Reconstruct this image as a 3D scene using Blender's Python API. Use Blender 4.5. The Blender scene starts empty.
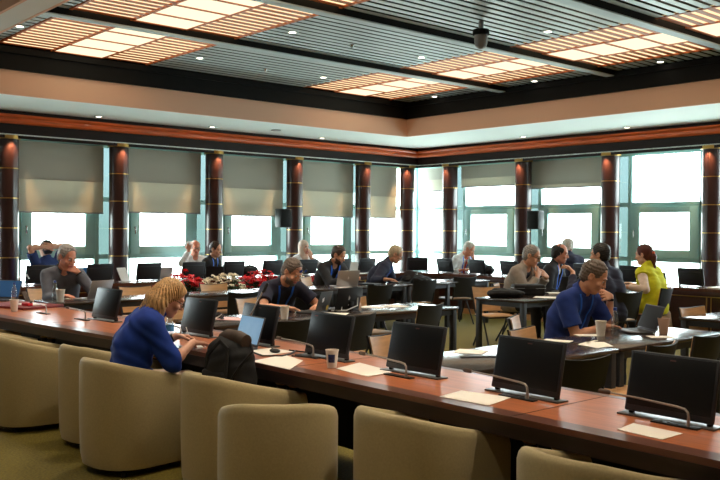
import bpy, bmesh, math, random
import numpy as np
from mathutils import Vector, Matrix
random.seed(7)
PI = math.pi
scene = bpy.context.scene
COL = scene.collection

# ---------------------------------------------------------------- materials
def lin(c):
    return tuple((v / 12.92 if v <= .04045 else ((v + .055) / 1.055) ** 2.4) for v in (x / 255. for x in c))

def mat(name, rgb, rough=.5, metal=0., noise=0., scale=8., stretch=(1, 1, 1), bump=0., coat=0., emit=0., spec=.5, rgb2=None, coords='Object', detail=4., sheen=0.):
    m = bpy.data.materials.new(name); m.use_nodes = True
    nt = m.node_tree; b = nt.nodes['Principled BSDF']
    c = lin(rgb)
    b.inputs['Base Color'].default_value = (*c, 1); b.inputs['Roughness'].default_value = rough
    b.inputs['Metallic'].default_value = metal; b.inputs['Specular IOR Level'].default_value = spec
    b.inputs['Coat Weight'].default_value = coat; b.inputs['Coat Roughness'].default_value = .15
    b.inputs['Sheen Weight'].default_value = sheen
    if emit:
        b.inputs['Emission Color'].default_value = (*c, 1); b.inputs['Emission Strength'].default_value = emit
    if noise or bump or rgb2:
        tc = nt.nodes.new('ShaderNodeTexCoord'); mp = nt.nodes.new('ShaderNodeMapping')
        mp.inputs['Scale'].default_value = stretch
        nt.links.new(tc.outputs[coords], mp.inputs[0])
        n = nt.nodes.new('ShaderNodeTexNoise'); n.inputs['Scale'].default_value = scale; n.inputs['Detail'].default_value = detail
        nt.links.new(mp.outputs[0], n.inputs['Vector'])
        if noise or rgb2:
            r = nt.nodes.new('ShaderNodeValToRGB')
            if rgb2: c2 = lin(rgb2); c1 = c
            else:
                c1 = tuple(max(0, x * (1 - noise)) for x in c); c2 = tuple(min(1, x * (1 + noise)) for x in c)
            r.color_ramp.elements[0].position = .3; r.color_ramp.elements[1].position = .7
            r.color_ramp.elements[0].color = (*c1, 1); r.color_ramp.elements[1].color = (*c2, 1)
            nt.links.new(n.outputs['Fac'], r.inputs['Fac']); nt.links.new(r.outputs['Color'], b.inputs['Base Color'])
        if bump:
            bp = nt.nodes.new('ShaderNodeBump'); bp.inputs['Strength'].default_value = bump; bp.inputs['Distance'].default_value = .01
            nt.links.new(n.outputs['Fac'], bp.inputs['Height']); nt.links.new(bp.outputs['Normal'], b.inputs['Normal'])
    return m

def glass(name, tint=(255, 255, 255), gloss=.08):
    m = bpy.data.materials.new(name); m.use_nodes = True; nt = m.node_tree; nt.nodes.clear()
    o = nt.nodes.new('ShaderNodeOutputMaterial'); t = nt.nodes.new('ShaderNodeBsdfTransparent'); g = nt.nodes.new('ShaderNodeBsdfGlossy')
    x = nt.nodes.new('ShaderNodeMixShader'); t.inputs[0].default_value = (*lin(tint), 1); g.inputs['Roughness'].default_value = .03
    x.inputs[0].default_value = gloss
    nt.links.new(t.outputs[0], x.inputs[1]); nt.links.new(g.outputs[0], x.inputs[2]); nt.links.new(x.outputs[0], o.inputs[0])
    return m

def emis(name, rgb, s):
    m = bpy.data.materials.new(name); m.use_nodes = True; nt = m.node_tree; nt.nodes.clear()
    o = nt.nodes.new('ShaderNodeOutputMaterial'); e = nt.nodes.new('ShaderNodeEmission')
    e.inputs[0].default_value = (*lin(rgb), 1); e.inputs[1].default_value = s
    nt.links.new(e.outputs[0], o.inputs[0]); return m

M = {}
# ---------------------------------------------------------------- mesh builder
def rotm(rx=0, ry=0, rz=0):
    return Matrix.Rotation(rz, 3, 'Z') @ Matrix.Rotation(ry, 3, 'Y') @ Matrix.Rotation(rx, 3, 'X')

_bev = {}
def _beveled(sx, sy, sz, b, seg):
    key = (round(sx, 4), round(sy, 4), round(sz, 4), b, seg)
    if key not in _bev:
        bm = bmesh.new(); bmesh.ops.create_cube(bm, size=1)
        for v in bm.verts: v.co = Vector((v.co.x * sx, v.co.y * sy, v.co.z * sz))
        if b: bmesh.ops.bevel(bm, geom=list(bm.edges), offset=min(b, .49 * min(sx, sy, sz)), segments=seg, profile=.5, affect='EDGES')
        bm.verts.index_update()
        _bev[key] = ([v.co.copy() for v in bm.verts], [[v.index for v in f.verts] for f in bm.faces]); bm.free()
    return _bev[key]

class MB:
    def __init__(s): s.v = []; s.f = []; s.m = []; s.cur = 0
    def add(s, vs, fs):
        o = len(s.v); s.v += [tuple(v) for v in vs]; s.f += [[i + o for i in f] for f in fs]; s.m += [s.cur] * len(fs); return s
    def box(s, c, d, rot=None, bev=0., seg=2):
        vs, fs = _beveled(d[0], d[1], d[2], bev, seg); c = Vector(c)
        return s.add([(rot @ v if rot else v) + c for v in vs], fs)
    def ext(s, x0, x1, y0, y1, z0, z1, bev=0.):
        return s.box(((x0 + x1) / 2, (y0 + y1) / 2, (z0 + z1) / 2), (abs(x1 - x0), abs(y1 - y0), abs(z1 - z0)), None, bev)
    def cyl(s, p, q, r0, r1=None, n=12, cap=True):
        return s.tube([p, q], [r0, r0 if r1 is None else r1], n, cap)
    def tube(s, pts, r, n=8, cap=True, flat=None):
        pts = [Vector(p) for p in pts]; rs = r if isinstance(r, (list, tuple)) else [r] * len(pts)
        vs = []; fs = []; up = None
        for i, p in enumerate(pts):
            t = (pts[min(i + 1, len(pts) - 1)] - pts[max(i - 1, 0)]).normalized()
            if up is None: up = Vector((0, 0, 1)) if abs(t.z) < .9 else Vector((1, 0, 0))
            a = t.cross(up)
            if a.length < 1e-5: a = t.orthogonal()
            a.normalize(); b = a.cross(t).normalized(); up = b
            for k in range(n):
                w = 2 * PI * k / n
                vs.append(p + a * math.cos(w) * rs[i] + b * math.sin(w) * rs[i] * (flat or 1))
        for i in range(len(pts) - 1):
            for k in range(n):
                k2 = (k + 1) % n
                fs.append([i * n + k, i * n + k2, (i + 1) * n + k2, (i + 1) * n + k])
        if cap: fs += [list(range(n))[::-1], [(len(pts) - 1) * n + k for k in range(n)]]
        return s.add(vs, fs)
    def lathe(s, prof, c=(0, 0, 0), n=24, cap=True):
        vs = []; fs = []
        for r, z in prof:
            for k in range(n):
                w = 2 * PI * k / n; vs.append((c[0] + r * math.cos(w), c[1] + r * math.sin(w), c[2] + z))
        for i in range(len(prof) - 1):
            for k in range(n):
                k2 = (k + 1) % n; fs.append([i * n + k, i * n + k2, (i + 1) * n + k2, (i + 1) * n + k])
        if cap: fs += [list(range(n))[::-1], [(len(prof) - 1) * n + k for k in range(n)]]
        return s.add(vs, fs)
    def prism(s, poly, z0, z1):
        n = len(poly)
        vs = [(x, y, z0) for x, y in poly] + [(x, y, z1) for x, y in poly]
        fs = [list(range(n))[::-1], list(range(n, 2 * n))] + [[i, (i + 1) % n, n + (i + 1) % n, n + i] for i in range(n)]
        return s.add(vs, fs)
    def strip(s, a, b, z0, z1):
        """slab between two equal-length plan polylines a, b (a on the +z-left side)"""
        n = len(a); vs = []
        for (p, q) in zip(a, b): vs += [(p[0], p[1], z0), (p[0], p[1], z1), (q[0], q[1], z1), (q[0], q[1], z0)]
        fs = []
        for i in range(n - 1):
            o = i * 4
            for k in range(4): fs.append([o + k, o + (k + 1) % 4, o + 4 + (k + 1) % 4, o + 4 + k])
        fs += [[3, 2, 1, 0], [(n - 1) * 4 + k for k in range(4)]]
        return s.add(vs, fs)
    def grid(s, P, closed=False):
        """P: list of rows of points"""
        nr = len(P); nc = len(P[0]); vs = [p for r in P for p in r]; fs = []
        for i in range(nr - 1):
            for j in range(nc if closed else nc - 1):
                j2 = (j + 1) % nc; fs.append([i * nc + j, i * nc + j2, (i + 1) * nc + j2, (i + 1) * nc + j])
        return s.add(vs, fs)
    def ball(s, c, r, n=12, sq=(1, 1, 1)):
        prof = [(max(1e-4, r * math.sin(PI * i / (n // 2 + 2))), -r * math.cos(PI * i / (n // 2 + 2))) for i in range(n // 2 + 3)]
        o = len(s.v); s.lathe(prof, (0, 0, 0), n)
        for i in range(o, len(s.v)):
            x, y, z = s.v[i]; s.v[i] = (c[0] + x * sq[0], c[1] + y * sq[1], c[2] + z * sq[2])
        return s
    def build(s, name, m, parent=None, loc=(0, 0, 0), rz=0., smooth=35.):
        me = bpy.data.meshes.new(name); me.from_pydata([tuple(v) for v in s.v], [], s.f)
        for x in (m if isinstance(m, (list, tuple)) else [m]): me.materials.append(M[x] if isinstance(x, str) else x)
        me.polygons.foreach_set('material_index', s.m)
        bm = bmesh.new(); bm.from_mesh(me); bmesh.ops.recalc_face_normals(bm, faces=list(bm.faces)); bm.to_mesh(me); bm.free()
        if smooth: me.shade_smooth(); me.set_sharp_from_angle(angle=math.radians(smooth))
        me.update()
        o = bpy.data.objects.new(name, me); COL.objects.link(o); o.location = loc; o.rotation_euler = (0, 0, rz)
        if parent: o.parent = parent
        return o

def tag(o, label=None, cat=None, group=None, kind=None):
    for k, v in (('label', label), ('category', cat), ('group', group), ('kind', kind)):
        if v: o[k] = v
    return o
def thing(name, label, cat, loc=(0, 0, 0), rz=0., group=None):
    o = bpy.data.objects.new(name, None); COL.objects.link(o); o.empty_display_size = .05
    o.location = loc; o.rotation_euler = (0, 0, rz); return tag(o, label, cat, group)
def struct(o): o['kind'] = 'structure'; return o
_kids = {}
def copy_tree(o, loc=None, rz=None, label=None, group=None, parent=None):
    c = o.copy(); COL.objects.link(c)
    if parent: c.parent = parent
    if loc is not None: c.location = loc
    if rz is not None: c.rotation_euler = (0, 0, rz)
    if label: c['label'] = label
    if group: c['group'] = group
    for ch in list(o.children): copy_tree(ch, parent=c)
    return c
class Proto:
    """first call moves the original, later calls copy it"""
    def __init__(s, fn): s.fn = fn; s.o = None; s.used = False
    def __call__(s, loc, rz, label, group=None):
        if s.o is None: s.o = s.fn()
        if not s.used:
            s.used = True; o = s.o; o.location = loc; o.rotation_euler = (0, 0, rz); o['label'] = label
            if group: o['group'] = group
            return o
        o = copy_tree(s.o, loc, rz, label)
        if group: o['group'] = group
        elif 'group' in o: del o['group']
        return o

# ---------------------------------------------------------------- signed-distance bodies
def cap(a, b, ra, rb=None, k=.02, op='u', fa=False, fb=False): return dict(t='c', a=np.array(a, float), b=np.array(b, float), ra=ra, rb=ra if rb is None else rb, k=k, op=op, fa=fa, fb=fb)
def ell(c, r, R=None, k=.02, op='u'): return dict(t='e', c=np.array(c, float), r=np.array(r, float), R=None if R is None else np.array(R, float), k=k, op=op)
def pln(p, n, k=0., op='i'): return dict(t='p', p=np.array(p, float), n=np.array(n, float) / np.linalg.norm(n), k=k, op=op)

def _pd(q, x, y, z):
    if q['t'] == 'c':
        a, b = q['a'], q['b']; d = b - a; L2 = max(1e-9, float(d @ d))
        tr = ((x - a[0]) * d[0] + (y - a[1]) * d[1] + (z - a[2]) * d[2]) / L2
        t = np.clip(tr, 0, 1)
        dist = np.sqrt((x - a[0] - t * d[0]) ** 2 + (y - a[1] - t * d[1]) ** 2 + (z - a[2] - t * d[2]) ** 2) - (q['ra'] + t * (q['rb'] - q['ra']))
        L = math.sqrt(L2)
        if q['fb']: dist = np.maximum(dist, (tr - 1) * L)
        if q['fa']: dist = np.maximum(dist, -tr * L)
        return dist
    if q['t'] == 'e':
        u, v, w = x - q['c'][0], y - q['c'][1], z - q['c'][2]
        if q['R'] is not None:
            R = q['R']; u, v, w = (R[0, 0] * u + R[1, 0] * v + R[2, 0] * w, R[0, 1] * u + R[1, 1] * v + R[2, 1] * w, R[0, 2] * u + R[1, 2] * v + R[2, 2] * w)
        r = q['r']; k0 = np.sqrt((u / r[0]) ** 2 + (v / r[1]) ** 2 + (w / r[2]) ** 2); k1 = np.sqrt((u / r[0] ** 2) ** 2 + (v / r[1] ** 2) ** 2 + (w / r[2] ** 2) ** 2)
        return k0 * (k0 - 1) / np.maximum(k1, 1e-6)
    return (x - q['p'][0]) * q['n'][0] + (y - q['p'][1]) * q['n'][1] + (z - q['p'][2]) * q['n'][2]

def _comb(f, d, q):
    k = q['k']
    if q['op'] == 's': d = -d
    if q['op'] in ('s', 'i'):
        if k: h = np.clip(.5 - .5 * (f - d) / k, 0, 1); return f * (1 - h) + d * h + k * h * (1 - h)
        return np.maximum(f, d)
    if k: h = np.clip(.5 + .5 * (f - d) / k, 0, 1); return f * (1 - h) + d * h - k * h * (1 - h)
    return np.minimum(f, d)

def _bb(q, m):
    if q['t'] == 'c':
        r = max(q['ra'], q['rb']) + m; return np.minimum(q['a'], q['b']) - r, np.maximum(q['a'], q['b']) + r
    r = (q['r'].max() if q['R'] is not None else q['r']) + m
    return q['c'] - r, q['c'] + r

def sdf_points(prims, P):
    f = np.full(len(P), 1.)
    for q in prims: f = _comb(f, _pd(q, P[:, 0], P[:, 1], P[:, 2]), q)
    return f

def sdf_mesh(prims, h, disp=None):
    lo = np.full(3, 1e9); hi = -lo
    for q in prims:
        if q['op'] == 'u' and q['t'] != 'p':
            a, b = _bb(q, q['k'] * .3 + .006); lo = np.minimum(lo, a); hi = np.maximum(hi, b)
    lo -= 2 * h; hi += 2 * h
    n = np.ceil((hi - lo) / h).astype(int) + 1
    ax = [lo[i] + h * np.arange(n[i]) for i in range(3)]
    F = np.full(n, 1., np.float32)
    for q in prims:
        if q['t'] == 'p': sl = [slice(0, n[i]) for i in range(3)]
        else:
            a, b = _bb(q, q['k'] + 3 * h)
            i0 = np.clip(((a - lo) / h).astype(int), 0, n - 1); i1 = np.clip(np.ceil((b - lo) / h).astype(int) + 1, 0, n)
            if (i1 <= i0).any(): continue
            sl = [slice(i0[i], i1[i]) for i in range(3)]
        x = ax[0][sl[0]].astype(np.float32)[:, None, None]; y = ax[1][sl[1]].astype(np.float32)[None, :, None]; z = ax[2][sl[2]].astype(np.float32)[None, None, :]
        F[tuple(sl)] = _comb(F[tuple(sl)], _pd(q, x, y, z), q)
    if disp is not None: F += disp(ax[0].astype(np.float32)[:, None, None], ax[1].astype(np.float32)[None, :, None], ax[2].astype(np.float32)[None, None, :])
    S = F < 0
    c = [S[i:n[0] - 1 + i, j:n[1] - 1 + j, k:n[2] - 1 + k] for i in (0, 1) for j in (0, 1) for k in (0, 1)]
    al = c[0].copy(); an = c[0].copy()
    for q in c[1:]: al &= q; an |= q
    I = np.argwhere(an & ~al)
    idx = np.full(n - 1, -1, np.int64); idx[I[:, 0], I[:, 1], I[:, 2]] = np.arange(len(I))
    acc = np.zeros((len(I), 3)); cnt = np.zeros(len(I))
    off = [np.array((i, j, k)) for i in (0, 1) for j in (0, 1) for k in (0, 1)]
    for p in range(8):
        for d in range(3):
            if off[p][d]: continue
            o2 = off[p].copy(); o2[d] = 1
            A = I + off[p]; B = I + o2
            fa = F[A[:, 0], A[:, 1], A[:, 2]]; fb = F[B[:, 0], B[:, 1], B[:, 2]]
            mk = (fa < 0) != (fb < 0); t = fa[mk] / (fa[mk] - fb[mk])
            pos = A[mk].astype(float); pos[:, d] += t
            acc[mk] += pos; cnt[mk] += 1
    V = acc / np.maximum(cnt, 1)[:, None] * h + lo
    quads = []
    for d in range(3):
        e, g = (d + 1) % 3, (d + 2) % 3
        s0 = [slice(None)] * 3; s1 = [slice(None)] * 3; s0[d] = slice(0, -1); s1[d] = slice(1, None)
        a = S[tuple(s0)]; b = S[tuple(s1)]
        E = np.argwhere(a != b)
        ok = (E[:, e] > 0) & (E[:, g] > 0) & (E[:, e] < n[e] - 1) & (E[:, g] < n[g] - 1); E = E[ok]
        ins = a[E[:, 0], E[:, 1], E[:, 2]]
        def cell(de, dg):
            Q = E.copy(); Q[:, e] -= de; Q[:, g] -= dg; return idx[Q[:, 0], Q[:, 1], Q[:, 2]]
        q = np.stack([cell(1, 1), cell(0, 1), cell(0, 0), cell(1, 0)], 1)
        q[~ins] = q[~ins][:, ::-1]; quads.append(q)
    Q = np.concatenate(quads)
    return V, Q[(Q >= 0).all(1)]

def np_obj(name, V, Q, mats, parent=None, mi=None, loc=(0, 0, 0), rz=0):
    me = bpy.data.meshes.new(name)
    me.vertices.add(len(V)); me.vertices.foreach_set('co', np.asarray(V, np.float32).ravel())
    me.loops.add(Q.size); me.loops.foreach_set('vertex_index', Q.astype(np.int32).ravel())
    me.polygons.add(len(Q)); me.polygons.foreach_set('loop_start', np.arange(0, Q.size, 4, dtype=np.int32))
    for x in (mats if isinstance(mats, (list, tuple)) else [mats]): me.materials.append(M[x] if isinstance(x, str) else x)
    if mi is not None: me.polygons.foreach_set('material_index', mi.astype(np.int32))
    me.update(calc_edges=True); me.validate(); me.shade_smooth()
    o = bpy.data.objects.new(name, me); COL.objects.link(o); o.location = loc; o.rotation_euler = (0, 0, rz)
    if parent: o.parent = parent
    return o
def blob(name, prims, h, mats, parent=None, disp=None, loc=(0, 0, 0), rz=0):
    V, Q = sdf_mesh(prims, h, disp); return np_obj(name, V, Q, mats, parent, None, loc, rz)
# ---------------------------------------------------------------- materials of the place
def build_materials():
    M['carpet'] = mat('carpet', (112, 98, 30), .95, noise=.35, scale=60, bump=.4, coords='Object')
    M['plaster'] = mat('plaster', (238, 242, 240), .8)
    M['beige'] = mat('beige_plaster', (238, 194, 168), .75)
    M['dark_wall'] = mat('dark_wall_paint', (58, 50, 46), .8)
    M['frame_black'] = mat('ceiling_frame_black', (9, 8, 8), .7, spec=.25)
    M['crown_wood'] = mat('crown_wood', (224, 102, 50), .28, noise=.25, scale=6, stretch=(.4, .4, 6), coat=.3)
    M['crown_dark'] = mat('crown_dark_wood', (34, 20, 18), .55, spec=.3)
    M['slat_grey'] = mat('ceiling_slat_grey', (196, 208, 210), .4)
    M['beam_lit_face'] = mat('ceiling_beam_lit_face', (190, 205, 210), .5)
    M['slat_wood'] = mat('ceiling_slat_wood', (206, 112, 58), .5, noise=.15, scale=5)
    M['light_white'] = emis('lit_diffuser', (255, 236, 196), 1.15)
    M['light_warm'] = emis('lit_backing', (255, 222, 172), 1.15)
    M['spot_glow'] = emis('spot_glow', (255, 240, 215), 9.)
    M['column_wood'] = mat('column_dark_wood', (50, 27, 27), .3, noise=.2, scale=5, stretch=(1, 1, .2), coat=.25)
    M['gold'] = mat('gold_metal', (200, 160, 90), .3, 1.)
    M['alu'] = mat('window_aluminium', (150, 192, 190), .42)
    M['alu_light'] = mat('window_aluminium_light', (180, 205, 203), .45)
    M['chrome'] = mat('chrome', (190, 192, 195), .2, 1.)
    M['glass_clear'] = glass('glass_clear', (250, 254, 254), .05)
    M['glass_teal'] = glass('glass_teal', (118, 131, 131), .06)
    def blindmat(n, c, tr):
        m = bpy.data.materials.new(n); m.use_nodes = True; nt = m.node_tree; nt.nodes.clear()
        o = nt.nodes.new('ShaderNodeOutputMaterial'); d = nt.nodes.new('ShaderNodeBsdfDiffuse'); t = nt.nodes.new('ShaderNodeBsdfTranslucent'); x = nt.nodes.new('ShaderNodeMixShader')
        d.inputs[0].default_value = (*lin(c), 1); t.inputs[0].default_value = (*lin(c), 1); x.inputs[0].default_value = tr
        nt.links.new(d.outputs[0], x.inputs[1]); nt.links.new(t.outputs[0], x.inputs[2]); nt.links.new(x.outputs[0], o.inputs[0]); return m
    M['blind_dark'] = blindmat('blind_fabric_double', (190, 187, 178), .10)
    M['blind_light'] = blindmat('blind_fabric', (214, 210, 196), .14)
    M['ring_wood'] = mat('ring_desk_dark_wood', (62, 34, 26), .3, noise=.25, scale=4, stretch=(1, 1, 8), coat=.2)
    M['ring_top'] = mat('ring_desk_top', (96, 60, 46), .22, noise=.2, scale=3, stretch=(1, 8, 1), coat=.3)
    M['tan_wood'] = mat('tan_wood', (188, 140, 92), .45, noise=.12, scale=4, stretch=(8, 1, 1))
    M['black_plastic'] = mat('black_plastic', (22, 23, 26), .5)
    M['grey_plastic'] = mat('grey_plastic', (150, 152, 156), .4)

WIN = 14.35; ZS = 3.436; ZC = 4.10; RX = 11.88; RY = 12.19; BX0, BX1 = 2.55, 2.84; LOW = -6.0
COLX = [2.95, 4.83, 6.71, 8.62, 10.5, 12.34]; COLY = [5.1, 7.02, 8.97, 10.98, 12.99]

def build_shell():
    b = MB(); b.ext(LOW, 14.9, LOW, 14.9, -.1, 0); struct(b.build('floor', 'carpet'))
    # walls: solid behind the camera, sill + head along the glazed sides
    b = MB(); b.ext(LOW, 14.6, WIN - .06, WIN + .25, 0, .62); b.ext(LOW, 14.6, WIN - .06, WIN + .25, 3.06, 4.4)
    b.ext(LOW, 1.2, WIN - .06, WIN + .25, .62, 3.06)
    struct(b.build('wall_left', 'plaster'))
    b = MB(); b.ext(WIN - .06, WIN + .25, LOW, WIN - .06, 0, .62); b.ext(WIN - .06, WIN + .25, LOW, WIN - .06, 3.06, 4.4)
    b.ext(WIN - .06, WIN + .25, LOW, 3.2, .62, 3.06)
    struct(b.build('wall_right', 'plaster'))
    b = MB(); b.ext(LOW - .2, LOW, LOW, 14.6, 0, 4.4); struct(b.build('wall_rear', 'beige'))
    b = MB(); b.ext(LOW, 14.6, LOW - .2, LOW, 0, 4.4); struct(b.build('wall_near', 'beige'))
    # ceiling: slab, low plaster soffit round the coffers
    b = MB(); b.ext(LOW, 14.6, LOW, 14.6, 4.36, 4.5); c = struct(b.build('ceiling', 'frame_black'))
    b = MB()
    b.ext(LOW, 14.29, RY + .03, 14.29, ZS, ZS + .06); b.ext(RX + .03, 14.29, LOW, RY + .03, ZS, ZS + .06)
    b.ext(BX0 + .03, BX1 - .03, LOW, RY + .03, ZS, ZS + .06); b.ext(LOW, BX1, LOW, -2., ZS, ZS + .06)
    struct(b.build('ceiling_soffit', 'plaster', c))
    b = MB()
    for (x0, x1, y0, y1) in ((BX1, RX + .03, RY, RY + .03), (RX, RX + .03, LOW, RY), (BX1 - .03, BX1, LOW, RY), (BX0, BX0 + .03, LOW, RY), (LOW, BX0, RY, RY + .03)):
        b.ext(x0, x1, y0, y1, ZS - .002, 3.775)
    struct(b.build('ceiling_fascia', 'beige', c))
    b = MB()
    t = .035
    for (x0, x1, y0, y1) in ((BX1, RX + .03, RY - t, RY + .03), (RX - t, RX + .03, LOW, RY - t), (BX1 - .03, BX1 + .02, LOW, RY), (BX0 - .02, BX0 + .03, LOW, RY), (LOW, BX0, RY - .02, RY + .03)):
        b.ext(x0, x1, y0, y1, 3.775, 4.08)
    b.ext(BX1, RX, RY - .075, RY - t, 4.0, 4.08); b.ext(RX - .075, RX - t, LOW, RY, 4.0, 4.08)
    struct(b.build('ceiling_black_frame', 'frame_black', c))
    b = MB(); b.ext(LOW, BX0, LOW, RY, ZC, ZC + .03); struct(b.build('ceiling_plain_coffer', 'plaster', c))
    # crown: copper-coloured wood moulding with dark bands, on both glazed sides
    def crown(n, pts_fn, m, prof):
        pass
    F = 13.84
    def band(name, prof, m):
        b = MB()
        A = [[(LOW, F - d, z) for d, z in prof], [(F - d, F - d, z) for d, z in prof], [(F - d, LOW, z) for d, z in prof]]
        b.grid(A); return struct(b.build(name, m, smooth=50))
    band('trim_1', [(0, 3.0), (.0, ZS), (.0, ZS)], 'crown_dark')
    band('trim_2', [(.012, 3.225), (.03, 3.232), (.05, 3.27), (.035, 3.315), (.06, 3.325), (.075, 3.35), (.06, 3.375), (.03, 3.378), (.0, 3.38)], 'crown_wood')
    b = MB(); b.ext(LOW, 14.29, F, 14.29, 3.05, 3.07); b.ext(F, 14.29, LOW, F, 3.05, 3.07)
    struct(b.build('trim_3', 'plaster'))

ROWS = [(9.81, 12.13), (7.66, 9.67), (5.51, 7.52), (3.35, 5.37), (1.2, 3.21), (-.95, 1.06), (-3.1, -1.1)]
def build_ceiling_grid():
    c = bpy.data.objects['ceiling']
    b = MB()
    for y0, y1 in ROWS[1:]:
        b.ext(BX1, RX - .02, y1 + .01, y1 + .13, 4.025, 4.3)
    b.cur = 1
    for y0, y1 in ROWS[1:]: b.ext(BX1, RX - .02, y1, y1 + .14, 4.015, 4.03)  # pale beam undersides: light on the bottom face put into the colour
    struct(b.build('ceiling_beam', ['frame_black', 'beam_lit_face'], c))
    b = MB()
    for y0, y1 in ROWS:
        n = 14; p = (y1 - y0) / n
        for i in range(n):
            y = y0 + p * (i + .5)
            for x0, x1 in ((BX1 + .02, 4.0), (6.30, 9.262), (11.41, RX - .02)):
                b.ext(x0, x1, y - p * .31, y + p * .31, ZC, ZC + .004)
    struct(b.build('ceiling_slats', 'slat_grey', c))
    names = ['beside the windows', 'second row from the windows', 'third row from the windows', 'fourth row from the windows', 'fifth row', 'sixth row', 'seventh row']
    for ci, (xa, xb, xc, xd) in enumerate(((4.03, 4.80, 5.53, 6.27), (9.28, 10.0, 10.71, 11.38))):
        for ri, (y0, y1) in enumerate(ROWS):
            t = thing('ceiling_light_panel', ('lit wood-slatted ceiling light ' + names[ri] + (', far line from the corner' if ci == 0 else ', line ending at the room corner')), 'ceiling light', ((xa + xd) / 2, (y0 + y1) / 2, ZC), 0, 'slatted lights of the coffered ceiling')
            ox, oy = (xa + xd) / 2, (y0 + y1) / 2
            hx = (xd - xa) / 2; hy = (y1 - y0) / 2
            for nm, (x0, x1) in (('slat_field', (xa, xb)), ('slat_field', (xc, xd))):
                m = MB(); n = 14; p = 2 * hy / n
                for i in range(n): m.ext(x0 - ox + .02, x1 - ox - .02, -hy + p * (i + .5) - .038, -hy + p * (i + .5) + .038, 0, .006)
                m.ext(x0 - ox - .01, x0 - ox + .025, -hy, hy, -.005, .016); m.ext(x1 - ox - .025, x1 - ox + .01, -hy, hy, -.005, .016)
                m.build(nm, 'slat_wood', t)
                m = MB(); m.ext(x0 - ox + .01, x1 - ox - .01, -hy, hy, .02, .026); m.build('lit_backing', 'light_warm', t)
            m = MB(); m.ext(xb - ox, xc - ox, -hy, hy, .004, .012); m.build('diffuser', 'light_white', t)
            m = MB()
            for k in range(5):
                y = -hy + .02 + (2 * hy - .04) * k / 4; m.ext(xb - ox, xc - ox, y - .02, y + .02, -.006, .004)
            m.build('crossbar', 'slat_wood', t)
    # round downlights
    spots = [(x, y) for x in (6.58, 8.9) for y in (11.1, 8.84, 6.62, 4.4, 2.2)] + [(11.68, y) for y in (11.25, 8.95, 6.67, 4.4)] + [(3.9, y) for y in (10.9, 8.8, 6.6, 4.4, 2.2)]
    def mk():
        t = thing('downlight', '', 'downlight'); m = MB(); m.lathe([(.045, -.004), (.075, -.006), (.08, .0), (.075, .012), (.045, .012)], n=20, cap=False); m.build('trim_ring', 'alu_light', t)
        m = MB(); m.lathe([(.05, -.002), (.05, .008)], n=16); m.build('lamp_lens', 'spot_glow', t); return t
    P = Proto(mk)
    for x, y in spots:
        P((x, y, ZC - .002), 0, 'round recessed downlight among the ceiling slats at a coffer bay', 'downlights among the ceiling slats')
        if x < 11: o = lamp('SPOT', (x, y, ZC - .05), 135 if x < 5 else 75, (1, .86, .68), size=.06, spot=(95, .7))
    for x, y in ((6.15, 13.58), (8.27, 13.51), (10.85, 13.56)): P((x, y, ZS - .002), 0, 'round recessed downlight in the white soffit by the blinds', 'downlights in the white soffit')
    for x, y in ((13.56, 8.37), (13.5, 10.6)): P((x, y, ZS - .002), 0, 'round recessed downlight in the white soffit by the open windows', 'downlights in the white soffit')
    for i, (x, y) in enumerate(((7.75, 11.1), (7.6, 8.87))):
        m = MB(); m.lathe([(.03, 0), (.03, -.02), (.012, -.05), (.001, -.052)], n=14)
        o = m.build('sprinkler_head', 'chrome', None, (x, y, ZC)); tag(o, 'small pale sprinkler head in the grey slats, ' + ('bay nearest the windows' if i == 0 else 'second bay from the windows'), 'sprinkler')
    m = MB(); m.lathe([(.09, 0), (.09, -.015), (.001, -.016)], n=18); o = m.build('ceiling_speaker', 'grey_plastic', None, (9.37, 13.08, ZS)); tag(o, 'flat round vent in the white soffit near the room corner', 'vent')
    t = thing('dome_camera', 'grey dome security camera hanging under the ceiling slats', 'camera', (7.9, 6.85, ZC))
    m = MB(); m.lathe([(.03, 0), (.03, -.1)], n=14); m.build('mount', 'grey_plastic', t)
    m = MB(); m.lathe([(.04, -.09), (.095, -.1), (.1, -.13), (.1, -.16), (.085, -.165)], n=24); m.build('housing', 'frame_black', t)
    m = MB(); m.lathe([(.08, -.165), (.08, -.25), (.065, -.3), (.03, -.325), (.001, -.33)], n=24); m.build('dome', 'grey_plastic', t)

def lamp(kind, loc, power, col, size=.1, spot=None, rot=(0, 0, 0), area=None):
    l = bpy.data.lights.new(kind.lower() + '_lamp', kind); l.energy = power; l.color = col
    if kind == 'SPOT': l.spot_size = math.radians(spot[0]); l.spot_blend = spot[1]; l.shadow_soft_size = size
    elif kind == 'AREA': l.shape = 'RECTANGLE'; l.size, l.size_y = area
    else: l.shadow_soft_size = size
    o = bpy.data.objects.new(kind.lower() + '_lamp', l); COL.objects.link(o); o.location = loc; o.rotation_euler = rot; return o

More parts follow.
